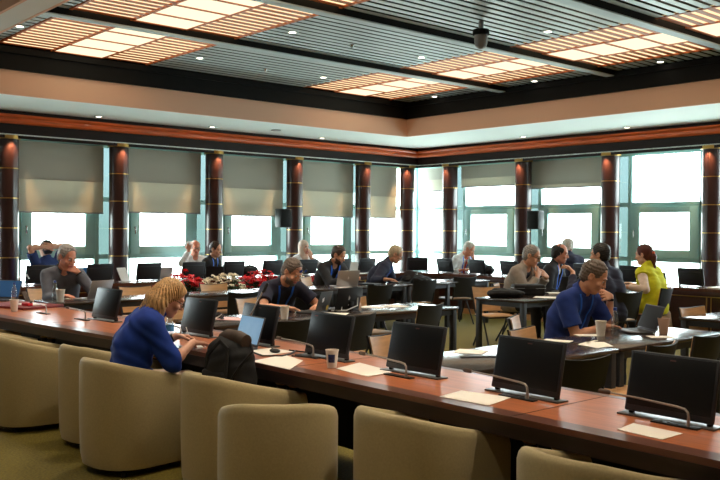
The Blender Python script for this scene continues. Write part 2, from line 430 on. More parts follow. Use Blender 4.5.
def build_columns():
    def mk():
        b = MB(); b.lathe([(.165, 0), (.165, 3.05)], n=36); o = struct(b.build('column', 'column_wood'))
        for z in (.18, .65, 1.12, 1.59, 2.06, 2.53):
            r = MB(); r.lathe([(.164, -.008), (.1685, -.006), (.1685, .006), (.164, .008)], n=36, cap=False); r.build('gold_ring', 'gold', o, (0, 0, z))
        r = MB(); r.lathe([(.166, -.06), (.19, -.055), (.19, -.0), (.166, .0)], n=36, cap=False); r.build('gold_collar', 'gold', o, (0, 0, 3.05))
        return o
    P = None
    locs = [(x, 14.0) for x in COLX] + [(13.67, 14.0)] + [(14.0, y) for y in COLY]
    for i, (x, y) in enumerate(locs):
        if P is None: P = mk(); P.location = (x, y, 0)
        else: copy_tree(P, (x, y, 0))
        dx, dy = (0, -1) if i < len(COLX) else ((-.7, -.7) if i == len(COLX) else (-1, 0))
        # the small lamp under the dark band that washes the head of each column
        px, py = x + dx * .27, y + dy * .27
        l = lamp('SPOT', (px, py, 2.995), 42, (1, .6, .26), .02, (75, .7)); l.rotation_euler = Vector((-dx * .42, -dy * .42, -1)).to_track_quat('-Z', 'Y').to_euler()
    # black loudspeakers on two columns
    for (x, y, rz, lab) in ((9.95, 13.62, 0, 'black wall loudspeaker on a column between the lowered blinds'), (13.62, 10.38, -PI / 2, 'black wall loudspeaker on a column by the open windows')):
        t = thing('loudspeaker', lab, 'loudspeaker', (x, y, 1.63), rz)
        m = MB(); m.box((0, 0, .185), (.27, .2, .36), None, .015); m.build('cabinet', 'black_plastic', t)
        m = MB(); m.box((0, -.103, .185), (.24, .008, .33), None, .003); m.build('grille', 'frame_black', t)
        k = 1 if rz == 0 else -1; m = MB(); m.tube([(0, .1, .18), (.2 * k, .22, .18), (.46 * k, .34, .18)], .02, 8); m.build('bracket', 'black_plastic', t)

def build_windows():
    left = [(1.2, 3.05), (3.05, 4.95), (4.95, 6.88), (6.88, 8.83), (8.83, 10.78), (10.78, 12.65), (12.65, 14.3)]
    right = [(3.2, 5.15), (5.15, 7.2), (7.2, 9.2), (9.2, 11.26), (11.26, 13.31), (13.31, 14.3)]
    n = 0
    for side, bays in ((0, left), (1, right)):
        for bi, (u0, u1) in enumerate(bays):
            n += 1; last = bi == len(bays) - 1
            def E(b, a0, a1, z0, z1, d0=-.03, d1=.03):
                # plan distance a along the wall, d = depth (negative towards the room)
                if side == 0: b.ext(a0, a1, WIN + d0, WIN + d1, z0, z1, .004)
                else: b.ext(WIN + d0, WIN + d1, a0, a1, z0, z1, .004)
            w = u1 - u0
            b = MB()
            E(b, u0 - .06, u0 + .06, .62, 3.06, -.05, .05); E(b, u0 + .06, u1 - .06, .62, .68); E(b, u0 + .06, u1 - .06, 3.0, 3.06)
            E(b, u0 + .06, u1 - .06, 1.06, 1.14, -.04, .04); E(b, u0 + .06, u1 - .06, 2.06, 2.14, -.04, .04)
            if not last:
                m0 = u0 + .755 * w
                E(b, m0, m0 + .08, .68, 3.0, -.05, .05); E(b, u0 + .12, u0 + .2, .68, 3.0, -.04, .04)
            else: E(b, u1 - .05, u1 + .05, .62, 3.06, -.05, .05)
            fr = struct(b.build('window_%d' % n, 'alu'))
            fr.name = 'window_%d' % n
            if not last:
                s0, s1 = u0 + .2, m0
                b = MB()
                E(b, s0, s0 + .17, 1.14, 2.06, -.07, .02); E(b, s1 - .17, s1, 1.14, 2.06, -.07, .02); E(b, s0 + .17, s1 - .17, 1.14, 1.28, -.07, .02); E(b, s0 + .17, s1 - .17, 1.95, 2.06, -.07, .02)
                b.build('sash', 'alu', fr)
                b = MB(); hx = s0 + .07 if side == 0 else s1 - .07
                E(b, hx - .012, hx + .012, 1.5, 1.63, -.11, -.09); E(b, hx - .012, hx + .012, 1.6, 1.63, -.1, -.06); b.build('window_handle', 'chrome', fr)
                panes = [(s0 + .17, s1 - .17, 1.28, 1.95, 0), (s0, s1, .68, 1.06, 0), (s0, s1, 2.14, 3.0, 0), (m0 + .08, u1 - .06, .68, 1.06, 1), (m0 + .08, u1 - .06, 1.14, 2.06, 1), (m0 + .08, u1 - .06, 2.14, 3.0, 1)]
            else:
                panes = [(u0 + .06, u1 - .05, .68, 1.06, 0), (u0 + .06, u1 - .05, 1.14, 2.06, 0), (u0 + .06, u1 - .05, 2.14, 3.0, 0)]
            for a0, a1, z0, z1, k in panes:
                b = MB(); b2 = 'tinted_pane' if k else 'pane'
                if side == 0: b.ext(a0, a1, WIN - .004, WIN + .004, z0, z1)
                else: b.ext(WIN - .004, WIN + .004, a0, a1, z0, z1)
                b.build(b2, 'glass_teal' if k else 'glass_clear', fr)
    # roller blinds
    Z = 3.03
    bl = [(0, 3.22, 4.72, 1.85, 2.4, 'first from the far end of the desk row'), (0, 5.1, 6.58, 1.84, 2.39, 'behind the seated man in grey shirt'), (0, 7.11, 8.51, 1.87, 2.42, 'behind the men at the window desk'), (0, 9.1, 10.42, 1.85, 2.39, 'beside the black loudspeaker'), (0, 10.99, 12.3, 1.86, 2.4, 'two columns from the room corner'), (0, 12.8, 13.6, 1.86, 2.35, 'ending at the corner column'),
          (1, 13.5, 14.2, 2.48, 2.75, 'narrow, just past the corner column'), (1, 11.44, 12.86, 2.54, 2.74, 'half raised, between corner and loudspeaker column'), (1, 9.42, 11.0, 2.45, 2.53, 'half raised, over the casement beside the loudspeaker')]
    for side, a0, a1, zb, zs, lab in bl:
        t = thing('roller_blind', 'grey fabric roller blind, ' + lab, 'blind', ((a0 + a1) / 2 - .05, 14.22, Z) if side == 0 else (14.22, (a0 + a1) / 2, Z), 0 if side == 0 else -PI / 2, 'roller blinds')
        h = (a1 - a0) / 2; g = h + (.12 if side else 0); h += 0 if side else .0; l = -h - (0 if side else .1)
        m = MB(); m.ext(l, g, -.004, -.001, zs - Z, 0); m.build('upper_fabric', 'blind_dark', t)
        m = MB(); m.ext(l, g, .004, .007, zb - Z + .02, zs - Z + .05); m.build('lower_fabric', 'blind_light', t)
        m = MB(); m.ext(l, g, -.004, .014, zb - Z, zb - Z + .025, .003); m.build('bottom_bar', 'grey_plastic', t)
        m = MB(); m.cyl((l, .01, .0), (g, .01, .0), .025, n=12); m.build('roller_tube', 'alu', t)

def build_ring():
    """the long dark desks along both glazed sides: top, panelled face, tan plinth"""
    IY = 12.45; IX = 12.45; D = .68
    for side in (0, 1):
        if side == 0: t = thing('window_desk', 'long dark wooden desk under the lowered blinds', 'desk', (7, IY + .3, 0), 0, 'window desks')
        else: t = thing('window_desk', 'long dark wooden desk in front of the open windows', 'desk', (IX + .3, 6, 0), 0, 'window desks')
        ox, oy = t.location.x, t.location.y
        lo, c = 1.0, 11.85
        if side == 1: lo = .5
        def P(u, d):  # u along, d outward from inner edge
            return (u - ox, IY + d - oy) if side == 0 else (IX + d - ox, u - oy)
        # the corner is cut at 45 degrees, each desk owning one half
        def outline(d0, d1):
            e = 12.1
            if side == 0: return [(lo - ox, IY + d0 - oy), (c - ox + d0 * .4, IY + d0 - oy), (12.15 + d0 * .7 - ox, 12.15 + d0 * .7 - oy), (12.15 + d1 * .7 - ox, 12.15 + d1 * .7 - oy), (c - ox + d1 * .4, IY + d1 - oy), (lo - ox, IY + d1 - oy)]
            return [(IX + d0 - ox, lo - oy), (IX + d0 - ox, c - oy + d0 * .4), (12.16 + d0 * .7 - ox, 12.14 + d0 * .7 - oy), (12.16 + d1 * .7 - ox, 12.14 + d1 * .7 - oy), (IX + d1 - ox, c - oy + d1 * .4), (IX + d1 - ox, lo - oy)]
        m = MB(); m.prism(outline(0, D), .705, .75); m.build('worktop', 'ring_top', t, smooth=0)
        m = MB(); m.prism(outline(.0, .03), .655, .705); m.prism(outline(.05, .09), .1, .655); m.build('front_panel', 'ring_wood', t, smooth=0)
        m = MB(); m.prism(outline(.022, .06), .62, .632)
        k = lo + .4
        while k < 11.6:
            for dk in (-.035, .035):
                if side == 0: m.ext(k + dk - .008 - ox, k + dk + .008 - ox, IY + .042 - oy, IY + .06 - oy, .1, .62)
                else: m.ext(IX + .042 - ox, IX + .06 - ox, k + dk - .008 - oy, k + dk + .008 - oy, .1, .62)
            k += 1.08
        m.build('gold_inlay', 'gold', t, smooth=0)
        m = MB(); m.prism(outline(.03, .6), 0, .1); m.build('plinth', 'tan_wood', t, smooth=0)
# ---------------------------------------------------------------- furniture
def build_materials2():
    M['table_wood'] = mat('table_wood', (188, 110, 68), .34, noise=.16, scale=3.2, stretch=(14, 1, 1), coat=.25)
    M['table_band'] = mat('table_edge_wood', (104, 62, 50), .3, noise=.18, scale=4, stretch=(14, 1, 1), coat=.25)
    M['table_dark'] = mat('table_fascia_wood', (38, 21, 19), .45, noise=.15, scale=4, stretch=(10, 1, 6))
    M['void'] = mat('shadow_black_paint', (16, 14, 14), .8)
    M['work_top'] = mat('work_table_top', (58, 48, 46), .22, noise=.12, scale=4, stretch=(1, 8, 1), coat=.3)
    M['steel_grey'] = mat('table_frame_grey', (52, 55, 60), .5, .2)
    M['tub'] = mat('tub_upholstery', (178, 162, 118), .75, noise=.06, scale=90, bump=.08, sheen=.2)
    M['tub_edge'] = mat('tub_piping', (150, 132, 90), .7)
    M['chair_black'] = mat('chair_black_shell', (24, 25, 29), .55)
    M['chair_ply'] = mat('chair_plywood', (206, 160, 112), .45, noise=.12, scale=5, stretch=(1, 6, 6))
    M['screen_off'] = mat('dark_screen', (14, 17, 22), .32, spec=.35)
    M['bezel'] = mat('monitor_bezel', (38, 42, 50), .4)
    M['mon_back'] = mat('monitor_back', (24, 26, 31), .55)
    M['metal_plate'] = mat('brushed_plate', (110, 108, 108), .35, .8)
    M['neck'] = mat('gooseneck_metal', (168, 160, 152), .35, .7)
    M['paper'] = mat('paper', (250, 244, 234), .8)
    M['paper_pink'] = mat('paper_pink', (232, 190, 190), .8)
    M['cup'] = mat('paper_cup', (236, 230, 222), .6)
    M['cup_tan'] = mat('paper_cup_tan', (205, 170, 150), .6)
    M['coffee'] = mat('coffee_lid', (200, 160, 115), .5)
    M['blue_print'] = mat('blue_print', (40, 70, 130), .5, rgb2=(25, 30, 60), scale=60)
    M['bottle'] = glass('bottle_plastic', (236, 244, 248), .22)
    M['bottle_blue'] = mat('bottle_label', (70, 140, 200), .4)
    M['silver'] = mat('laptop_silver', (176, 172, 174), .38, .6)
    M['space_grey'] = mat('laptop_grey', (92, 92, 98), .4, .5)
    M['lap_black'] = mat('laptop_black', (26, 27, 30), .45)
    M['keys'] = mat('keyboard_black', (30, 30, 33), .6)
    M['screen_lit'] = mat('lit_screen', (120, 165, 205), .25, emit=.35, rgb2=(150, 190, 220), scale=5)
    M['screen_blue'] = mat('blue_screen', (52, 92, 140), .25, emit=.2)
    M['emblem_dark'] = mat('emblem_dark', (95, 55, 55), .4)
    M['emblem_light'] = mat('emblem_light', (215, 215, 220), .3)
    M['sticker_y'] = mat('sticker_yellow', (215, 175, 60), .5)
    M['bag_black'] = mat('bag_black', (20, 20, 23), .8, noise=.3, scale=20, bump=.3)
    M['bag_brown'] = mat('bag_brown', (78, 62, 52), .7, noise=.2, scale=20)
    M['bag_tan'] = mat('bag_tan', (176, 146, 122), .7, noise=.15, scale=12)
    M['red_leather'] = mat('red_folder', (122, 36, 40), .5)
    M['petal_red'] = mat('petal_red', (226, 18, 36), .5, noise=.25, scale=12)
    M['petal_white'] = mat('petal_cream', (240, 226, 200), .6, noise=.1, scale=12)
    M['leaf'] = mat('leaf_green', (36, 62, 30), .6)
    M['white_plastic'] = mat('white_plastic', (226, 228, 230), .4)
    M['blue_plastic'] = mat('blue_plastic', (40, 70, 150), .4)

def arc_poly(pts):
    return pts
OUT = [(.3, 3.12), (4.6, 3.12), (5.4, 3.075), (6.3, 3.0), (7.3, 2.91), (8.34, 2.81), (9.3, 2.76), (10.3, 2.78), (11.2, 2.9)]
INN = [(.3, 3.94), (4.6, 3.94), (5.4, 3.92), (6.3, 3.87), (7.3, 3.80), (8.34, 3.72), (9.3, 3.68), (10.3, 3.69), (11.2, 3.8)]
def build_conference_table():
    t = thing('conference_table', 'long reddish-brown conference table with built-in screens, lined with beige tub chairs', 'conference table', (3.5, 5, 0))
    ox, oy = 3.5, 5
    def mixline(f): return [(o[1] + (i[1] - o[1]) * f - ox, o[0] - oy) for o, i in zip(OUT, INN)]
    def off(l, d): return [(x + d, y) for x, y in l]
    o0, o1, i0 = mixline(0), mixline(.13), mixline(1)
    i1 = mixline(.93)
    m = MB(); m.strip(o1, i1, .715, .75); m.build('tabletop', 'table_wood', t, smooth=0)
    m = MB(); m.strip(o0, o1, .715, .7505); m.build('edge_band', 'table_band', t, smooth=0)
    m = MB(); m.strip(i1, i0, .715, .7505); m.build('edge_band', 'table_band', t, smooth=0)
    m = MB(); m.strip(off(o0, .012), off(o0, .04), .648, .715); m.strip(off(o0, -.004), off(o0, .03), .7, .722); m.build('front_fascia', 'table_dark', t, smooth=0)
    m = MB(); m.strip(off(i0, -.05), off(i0, -.02), .08, .715); m.build('under_table_shade_sheet', 'void', t, smooth=0)  # black sheet added so the space under the table stays dark
    for y in (2.51, 4.28, 6.0, 7.6, 9.3):
        k = min(range(len(OUT) - 1), key=lambda i: abs((OUT[i][0] + OUT[i + 1][0]) / 2 - y)); 
        f = lambda L: np.interp(y, [p[0] for p in L], [p[1] for p in L])
        m = MB(); m.ext(f(OUT) - ox, f(INN) - ox, y - .002 - oy, y + .002 - oy, .7495, .7512); m.build('joint_line', 'table_dark', t, smooth=0)
    for y in (.9, 1.03, 2.45, 2.62, 4.55, 4.68, 6.25, 6.38, 7.95, 8.08, 9.7, 9.83):
        x = np.interp(y, [p[0] for p in OUT], [p[1] for p in OUT]) + .3
        g = MB(); g.lathe([(.05, 0), (.055, .02), (.04, .04), (.035, .1), (.035, .655)], n=20); l = g.build('leg', 'table_dark', t, (x - ox, y - oy, 0))
        g = MB(); g.lathe([(.036, -.008), (.043, 0), (.036, .008)], n=20, cap=False); g.build('gold_ring', 'gold', l, (0, 0, .6)); g = MB(); g.lathe([(.036, -.008), (.043, 0), (.036, .008)], n=20, cap=False); g.build('gold_ring', 'gold', l, (0, 0, .57))

def mk_tub():
    t = thing('tub_chair', '', 'armchair')
    P = []; N = 26; a = .31; e = 2.35
    pts = [(-a, .3), (-a, .22), (-a, .1), (-a, 0)]
    for i in range(1, N):
        w = PI + PI * i / N; c, s = math.cos(w), math.sin(w)
        r = 1 / ((abs(c) ** e + abs(s) ** e) ** (1 / e)); pts.append((a * r * c, -.02 + a * r * s))
    pts += [(a, 0), (a, .1), (a, .22), (a, .3)]
    rows = []
    for i, (x, y) in enumerate(pts):
        p0 = pts[max(0, i - 1)]; p1 = pts[min(len(pts) - 1, i + 1)]
        tx, ty = p1[0] - p0[0], p1[1] - p0[1]; L = math.hypot(tx, ty); nx, ny = ty / L, -tx / L   # outward
        u = min(1, max(0, (.3 - y) / .6)); h = .6 + .145 * u
        th = .07
        prof = [(-.022, .05), (-.008, .12), (0, .35), (0, h - .05), (-.008, h - .02), (-.02, h - .005), (-.035, h), (-.05, h - .005), (-.062, h - .02), (-th, h - .05), (-th - .005, .3)]
        rows.append([(x + nx * d, y + ny * d, z) for d, z in prof])
    m = MB(); m.grid(rows)
    n = len(rows[0])
    o = len(m.v); m.add(rows[0], [list(range(n))]); m.add(rows[-1], [list(range(n))[::-1]])
    m.build('shell', 'tub', t, smooth=50)
    m = MB(); m.tube([(x * .985, (y + .0) * .985, (.6 + .145 * min(1, max(0, (.3 - y) / .6))) - .052) for x, y in pts], .004, 6); m.build('seam', 'tub_edge', t)
    m = MB(); m.box((0, .03, .385), (.47, .5, .15), None, .04, 3); m.build('seat_cushion', 'tub', t)
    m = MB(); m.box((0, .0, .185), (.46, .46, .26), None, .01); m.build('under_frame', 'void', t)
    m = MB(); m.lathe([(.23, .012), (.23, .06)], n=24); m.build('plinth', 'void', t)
    for sx in (-1, 1):
        for sy in (-1, 1):
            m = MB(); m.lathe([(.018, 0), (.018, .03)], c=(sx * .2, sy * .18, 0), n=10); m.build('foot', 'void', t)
    return t

def mk_chair():
    t = thing('stacking_chair', '', 'chair')
    def shell(d0, d1, w0, w1, z0, z1, ybase, inset=0):
        rows = []
        for off in (d0, d1):
            R = []
            for j in range(9):
                v = j / 8; R.append([])
                w = (w0 + (w1 - w0) * v) - inset
                for i in range(11):
                    u = i / 5 - 1
                    R[-1].append((u * w / 2, ybase - .1 * v + .045 * u * u * (.4 + .6 * v) + off, z0 + (z1 - z0) * v + .018 * u * u * v * v))
            rows.append(R)
        return rows
    def slab(m, R0, R1):
        nr, nc = len(R0), len(R0[0]); m.grid(R0); m.grid([r[::-1] for r in R1])
        ring = [(0, j) for j in range(nc)] + [(i, nc - 1) for i in range(1, nr)] + [(nr - 1, j) for j in range(nc - 2, -1, -1)] + [(i, 0) for i in range(nr - 2, 0, -1)]
        vs = [R0[i][j] for i, j in ring] + [R1[i][j] for i, j in ring]; n = len(ring)
        m.add(vs, [[k, (k + 1) % n, n + (k + 1) % n, n + k] for k in range(n)])
    R = shell(-.022, -.004, .40, .46, .475, .81, -.2); m = MB(); slab(m, R[0], R[1]); m.build('backrest', 'chair_black', t, smooth=50)
    R = shell(-.004, .006, .40, .46, .485, .803, -.2, .016); m = MB(); slab(m, R[0], R[1]); m.build('backrest_lining', 'chair_ply', t, smooth=50)
    m = MB(); m.box((0, .02, .43), (.43, .43, .02), None, .01); m.build('seat_shell', 'chair_black', t)
    m = MB(); m.box((0, .025, .446), (.42, .42, .014), None, .006); m.build('seat_panel', 'chair_ply', t)
    for sx in (-1, 1):
        x = sx * .2
        m = MB(); m.tube([(x * .95, .0, .43), (x * 1.06, .22, .01)], .012, 8); m.build('leg', 'chair_black', t)
        m = MB(); m.tube([(x * .95, .0, .43), (x * 1.06, -.22, .01)], .012, 8); m.build('leg', 'chair_black', t)
        m = MB(); m.tube([(x * .9, .02, .425), (x * .95, -.17, .43), (x * .98, -.215, .5), (x * .98, -.235, .62)], .012, 8); m.build('back_support', 'chair_black', t)
    return t

def work_table(x0, x1, y0, y1, label, group='dark work tables in rows'):
    t = thing('work_table', label, 'table', ((x0 + x1) / 2, (y0 + y1) / 2, 0), 0, group)
    hx, hy = (x1 - x0) / 2, (y1 - y0) / 2
    m = MB(); m.box((0, 0, .727), (2 * hx, 2 * hy, .028), None, .006); m.build('tabletop', 'work_top', t)
    m = MB()
    for s in (-1, 1):
        m.ext(-hx + .06, hx - .06, s * (hy - .045) - .015, s * (hy - .045) + .015, .655, .713); m.ext(s * (hx - .045) - .015, s * (hx - .045) + .015, -hy + .06, hy - .06, .655, .713)
    m.build('apron', 'steel_grey', t)
    for sx in (-1, 1):
        for sy in (-1, 1):
            m = MB(); m.box((sx * (hx - .045), sy * (hy - .045), .357), (.06, .06, .712), None, .004); m.build('leg', 'steel_grey', t)
    return t

def mk_monitor(front_logo=None):
    def f():
        t = thing('desk_monitor', '', 'monitor')
        R = rotm(math.radians(-13)); c = Vector((0, .045, .155))
        m = MB(); m.box(c, (.43, .022, .28), R, .008); m.build('housing', 'bezel', t)
        m = MB(); m.box(c + R @ Vector((0, -.0115, .008)), (.405, .003, .24), R, .001); m.build('screen', 'screen_off', t)
        m = MB(); m.box(c + R @ Vector((0, .016, -.02)), (.36, .014, .2), R, .005); m.build('rear_cover', 'mon_back', t)
        if front_logo:
            m = MB()
            p = (-.15, .112) if front_logo == 'red' else (0, .112)
            m.box(c + R @ Vector((p[0], -.0135, p[1])), (.028, .002, .006), R); m.build('logo', 'red_leather' if front_logo == 'red' else 'emblem_dark', t)
        m = MB(); m.box((0, .02, .004), (.47, .09, .008), None, .002); m.build('slot_plate', 'metal_plate', t)
        for s in (-1, 1):
            m = MB(); m.box((s * .19, .03, .022), (.018, .03, .04), None, .004); m.build('hinge', 'black_plastic', t)
        return t
    return f

def mk_mic():
    t = thing('gooseneck_microphone', '', 'microphone')
    m = MB(); m.box((-.06, 0, .004), (.22, .042, .008), None, .002); m.build('button_panel', 'black_plastic', t)
    for x in (-.13, -.09, -.05):
        m = MB(); m.lathe([(.008, .008), (.008, .011), (.001, .0115)], c=(x, 0, 0), n=10); m.build('button', 'metal_plate', t)
    m = MB(); m.tube([(0, 0, .008), (0, 0, .05), (-.004, .002, .066), (-.02, .006, .078), (-.06, .012, .082), (-.25, .04, .085), (-.43, .07, .083)], [.009, .006, .006, .006, .0055, .005, .0045], 8); m.build('gooseneck', 'neck', t)
    m = MB(); m.tube([(-.43, .07, .083), (-.44, .072, .083), (-.49, .08, .082), (-.5, .081, .082)], [.005, .011, .012, .008], 10); m.build('mic_head', 'bag_brown', t)
    return t

def laptop(name_label, loc, face, w=.31, d=.215, ang=105, body='silver', screen='screen_off', emblem=None, sticker=None, group=None):
    """face: direction (deg) the user sits in, seen from the laptop"""
    t = thing('laptop', name_label, 'laptop', loc, math.radians(face + 90), group)
    m = MB(); m.box((0, 0, .009), (w, d, .014), None, .005); m.build('base', body, t)
    m = MB(); m.box((0, .03, .0165), (w * .88, d * .48, .002)); m.build('keyboard', 'keys', t)
    m = MB(); m.box((0, -.07, .0165), (w * .35, d * .28, .001)); m.build('touchpad', body, t)
    a = math.radians(ang - 90); R = rotm(-a); h = d * .98; hinge = Vector((0, d / 2 - .004, .016))
    m = MB(); m.box(hinge + R @ Vector((0, 0, h / 2)), (w, .008, h), R, .003); lid = m.build('lid', body, t)
    m = MB(); m.box(hinge + R @ Vector((0, -.005, h / 2 + .004)), (w * .94, .002, h * .88), R); m.build('screen', screen, t)
    if emblem:
        m = MB(); n = 16; c = hinge + R @ Vector((0, .0045, h * .52)); vs = []
        # a small bitten fruit emblem, as on the lid in the photograph
        for k in range(n):
            wv = 2 * PI * k / n; r = .018 * (1 - .1 * math.cos(2 * wv)); x = r * math.cos(wv); z = r * math.sin(wv)
            if x > .012: x = .012 - (x - .012) * .8
            vs.append(c + R @ Vector((x, .0006, z)))
        m.add(vs, [list(range(n))]); m.box(c + R @ Vector((.003, .0005, .023)), (.006, .001, .009), R @ rotm(0, .5, 0)); m.build('emblem', emblem, t)
    if sticker:
        m = MB(); c = hinge + R @ Vector((-.11, .0045, .035)); vs = [c + R @ Vector((.03 * math.cos(2 * PI * k / 20), .0006, .03 * math.sin(2 * PI * k / 20))) for k in range(20)]
        m.add(vs, [list(range(20))]); m.build('sticker', 'sticker_y', t)
        m = MB(); m.box(hinge + R @ Vector((.05, .0048, h * .6)), (.045, .001, .045), R @ rotm(0, .3, 0)); m.build('sticker', 'emblem_light', t)
    return t

def cup(label, x, y, z=.75, m0='cup', print_=False, s=1.):
    t = thing('paper_cup', label, 'cup', (x, y, z))
    m = MB(); m.lathe([(.001, .003), (.03 * s, .003), (.031 * s, 0), (.043 * s, .112 * s), (.0455 * s, .113 * s), (.0455 * s, .119 * s), (.042 * s, .119 * s), (.041 * s, .112 * s), (.038 * s, .09 * s), (.001, .09 * s)], n=24, cap=False); m.build('cup_body', m0, t)
    m = MB(); m.lathe([(.039 * s, .095 * s), (.001, .0952 * s)], n=20, cap=False); m.build('drink', 'coffee', t)
    if print_:
        m = MB(); rows = [[((.032 + .011 * z / .112 + .0008) * math.cos(a), (.032 + .011 * z / .112 + .0008) * math.sin(a), z) for a in np.linspace(-2.35 - .55, -2.35 + .55, 9)] for z in (.035, .06, .085)]
        m.grid(rows); m.build('printed_square', 'blue_print', t)
    return t

def bottle(label, x, y, z=.75, lab=True, h=.21):
    t = thing('water_bottle', label, 'bottle', (x, y, z)); k = h / .21
    m = MB(); m.lathe([(.001, .002), (.028, 0), (.031, .008), (.031, .05), (.029, .055), (.031, .06), (.031, .12), (.028, .14), (.018, .165 * k), (.013, .178 * k), (.013, .195 * k)], n=20, cap=False); m.build('bottle_body', 'bottle', t)
    m = MB(); m.lathe([(.015, .19 * k), (.015, .21 * k), (.013, .212 * k), (.001, .2125 * k)], n=16, cap=False); m.build('cap', 'white_plastic' if lab else 'blue_plastic', t)
    if lab: m = MB(); m.lathe([(.0318, .075), (.0318, .118)], n=20, cap=False); m.build('bottle_label', 'bottle_blue', t)
    return t

def sheet(label, corners, z=.7512, m0='paper', cat='paper', name='paper_sheet', th=.0018):
    """corners: world plan corners of a loose sheet"""
    cx = sum(p[0] for p in corners) / len(corners); cy = sum(p[1] for p in corners) / len(corners)
    m = MB(); m.prism([(p[0] - cx, p[1] - cy) for p in corners], 0, th)
    return tag(m.build(name, m0, None, (cx, cy, z), smooth=0), label, cat)

def a4(label, x, y, deg, z=.7512, m0='paper', w=.21, h=.297, name='paper_sheet', cat='paper', th=.0018):
    c, s = math.cos(math.radians(deg)), math.sin(math.radians(deg))
    return sheet(label, [(x + c * a - s * b, y + s * a + c * b) for a, b in ((-w / 2, -h / 2), (w / 2, -h / 2), (w / 2, h / 2), (-w / 2, h / 2))], z, m0, cat, name, th)

def flowers(label, x, y, lx, ly, z0, z1, m0, n, seed):
    t = thing('flower_arrangement', label, 'flowers', (x, y, 0), 0, 'flower arrangements before the window desk')
    rnd = random.Random(seed)
    m = MB(); m.box((0, 0, z0 / 2), (lx, ly, z0), None, .01); m.build('planter', 'void', t)
    def leafset(N, s0, zlo, zhi, pet, sc):
        b = MB()
        for _ in range(N):
            u, v = rnd.uniform(-1, 1), rnd.uniform(-1, 1); c = Vector((u * lx / 2, v * ly / 2, zlo + (zhi - zlo) * (1 - .35 * u * u - .4 * v * v) * rnd.uniform(.65, 1.05)))
            R = rotm(rnd.uniform(-.7, .7), rnd.uniform(-.7, .7), rnd.uniform(0, 6.28))
            for k in range(pet):
                w = 2 * PI * k / pet; Rk = R @ rotm(0, 0, w); s = s0 * rnd.uniform(.8, 1.2)
                b.add([c, c + Rk @ Vector((s * .5, -s * .28, .012)), c + Rk @ Vector((s, 0, -.01)), c + Rk @ Vector((s * .5, s * .28, .012))], [[0, 1, 2, 3]])
        return b
    o = leafset(n // 2, .07, z0 - .03, z0 + (z1 - z0) * .7, 5, 1).build('leaves', 'leaf', t, smooth=0); o['kind'] = 'stuff'
    o = leafset(n, .05, z0 + .02, z1, 6, 1).build('blossoms', m0, t, smooth=0); o['kind'] = 'stuff'
    return t

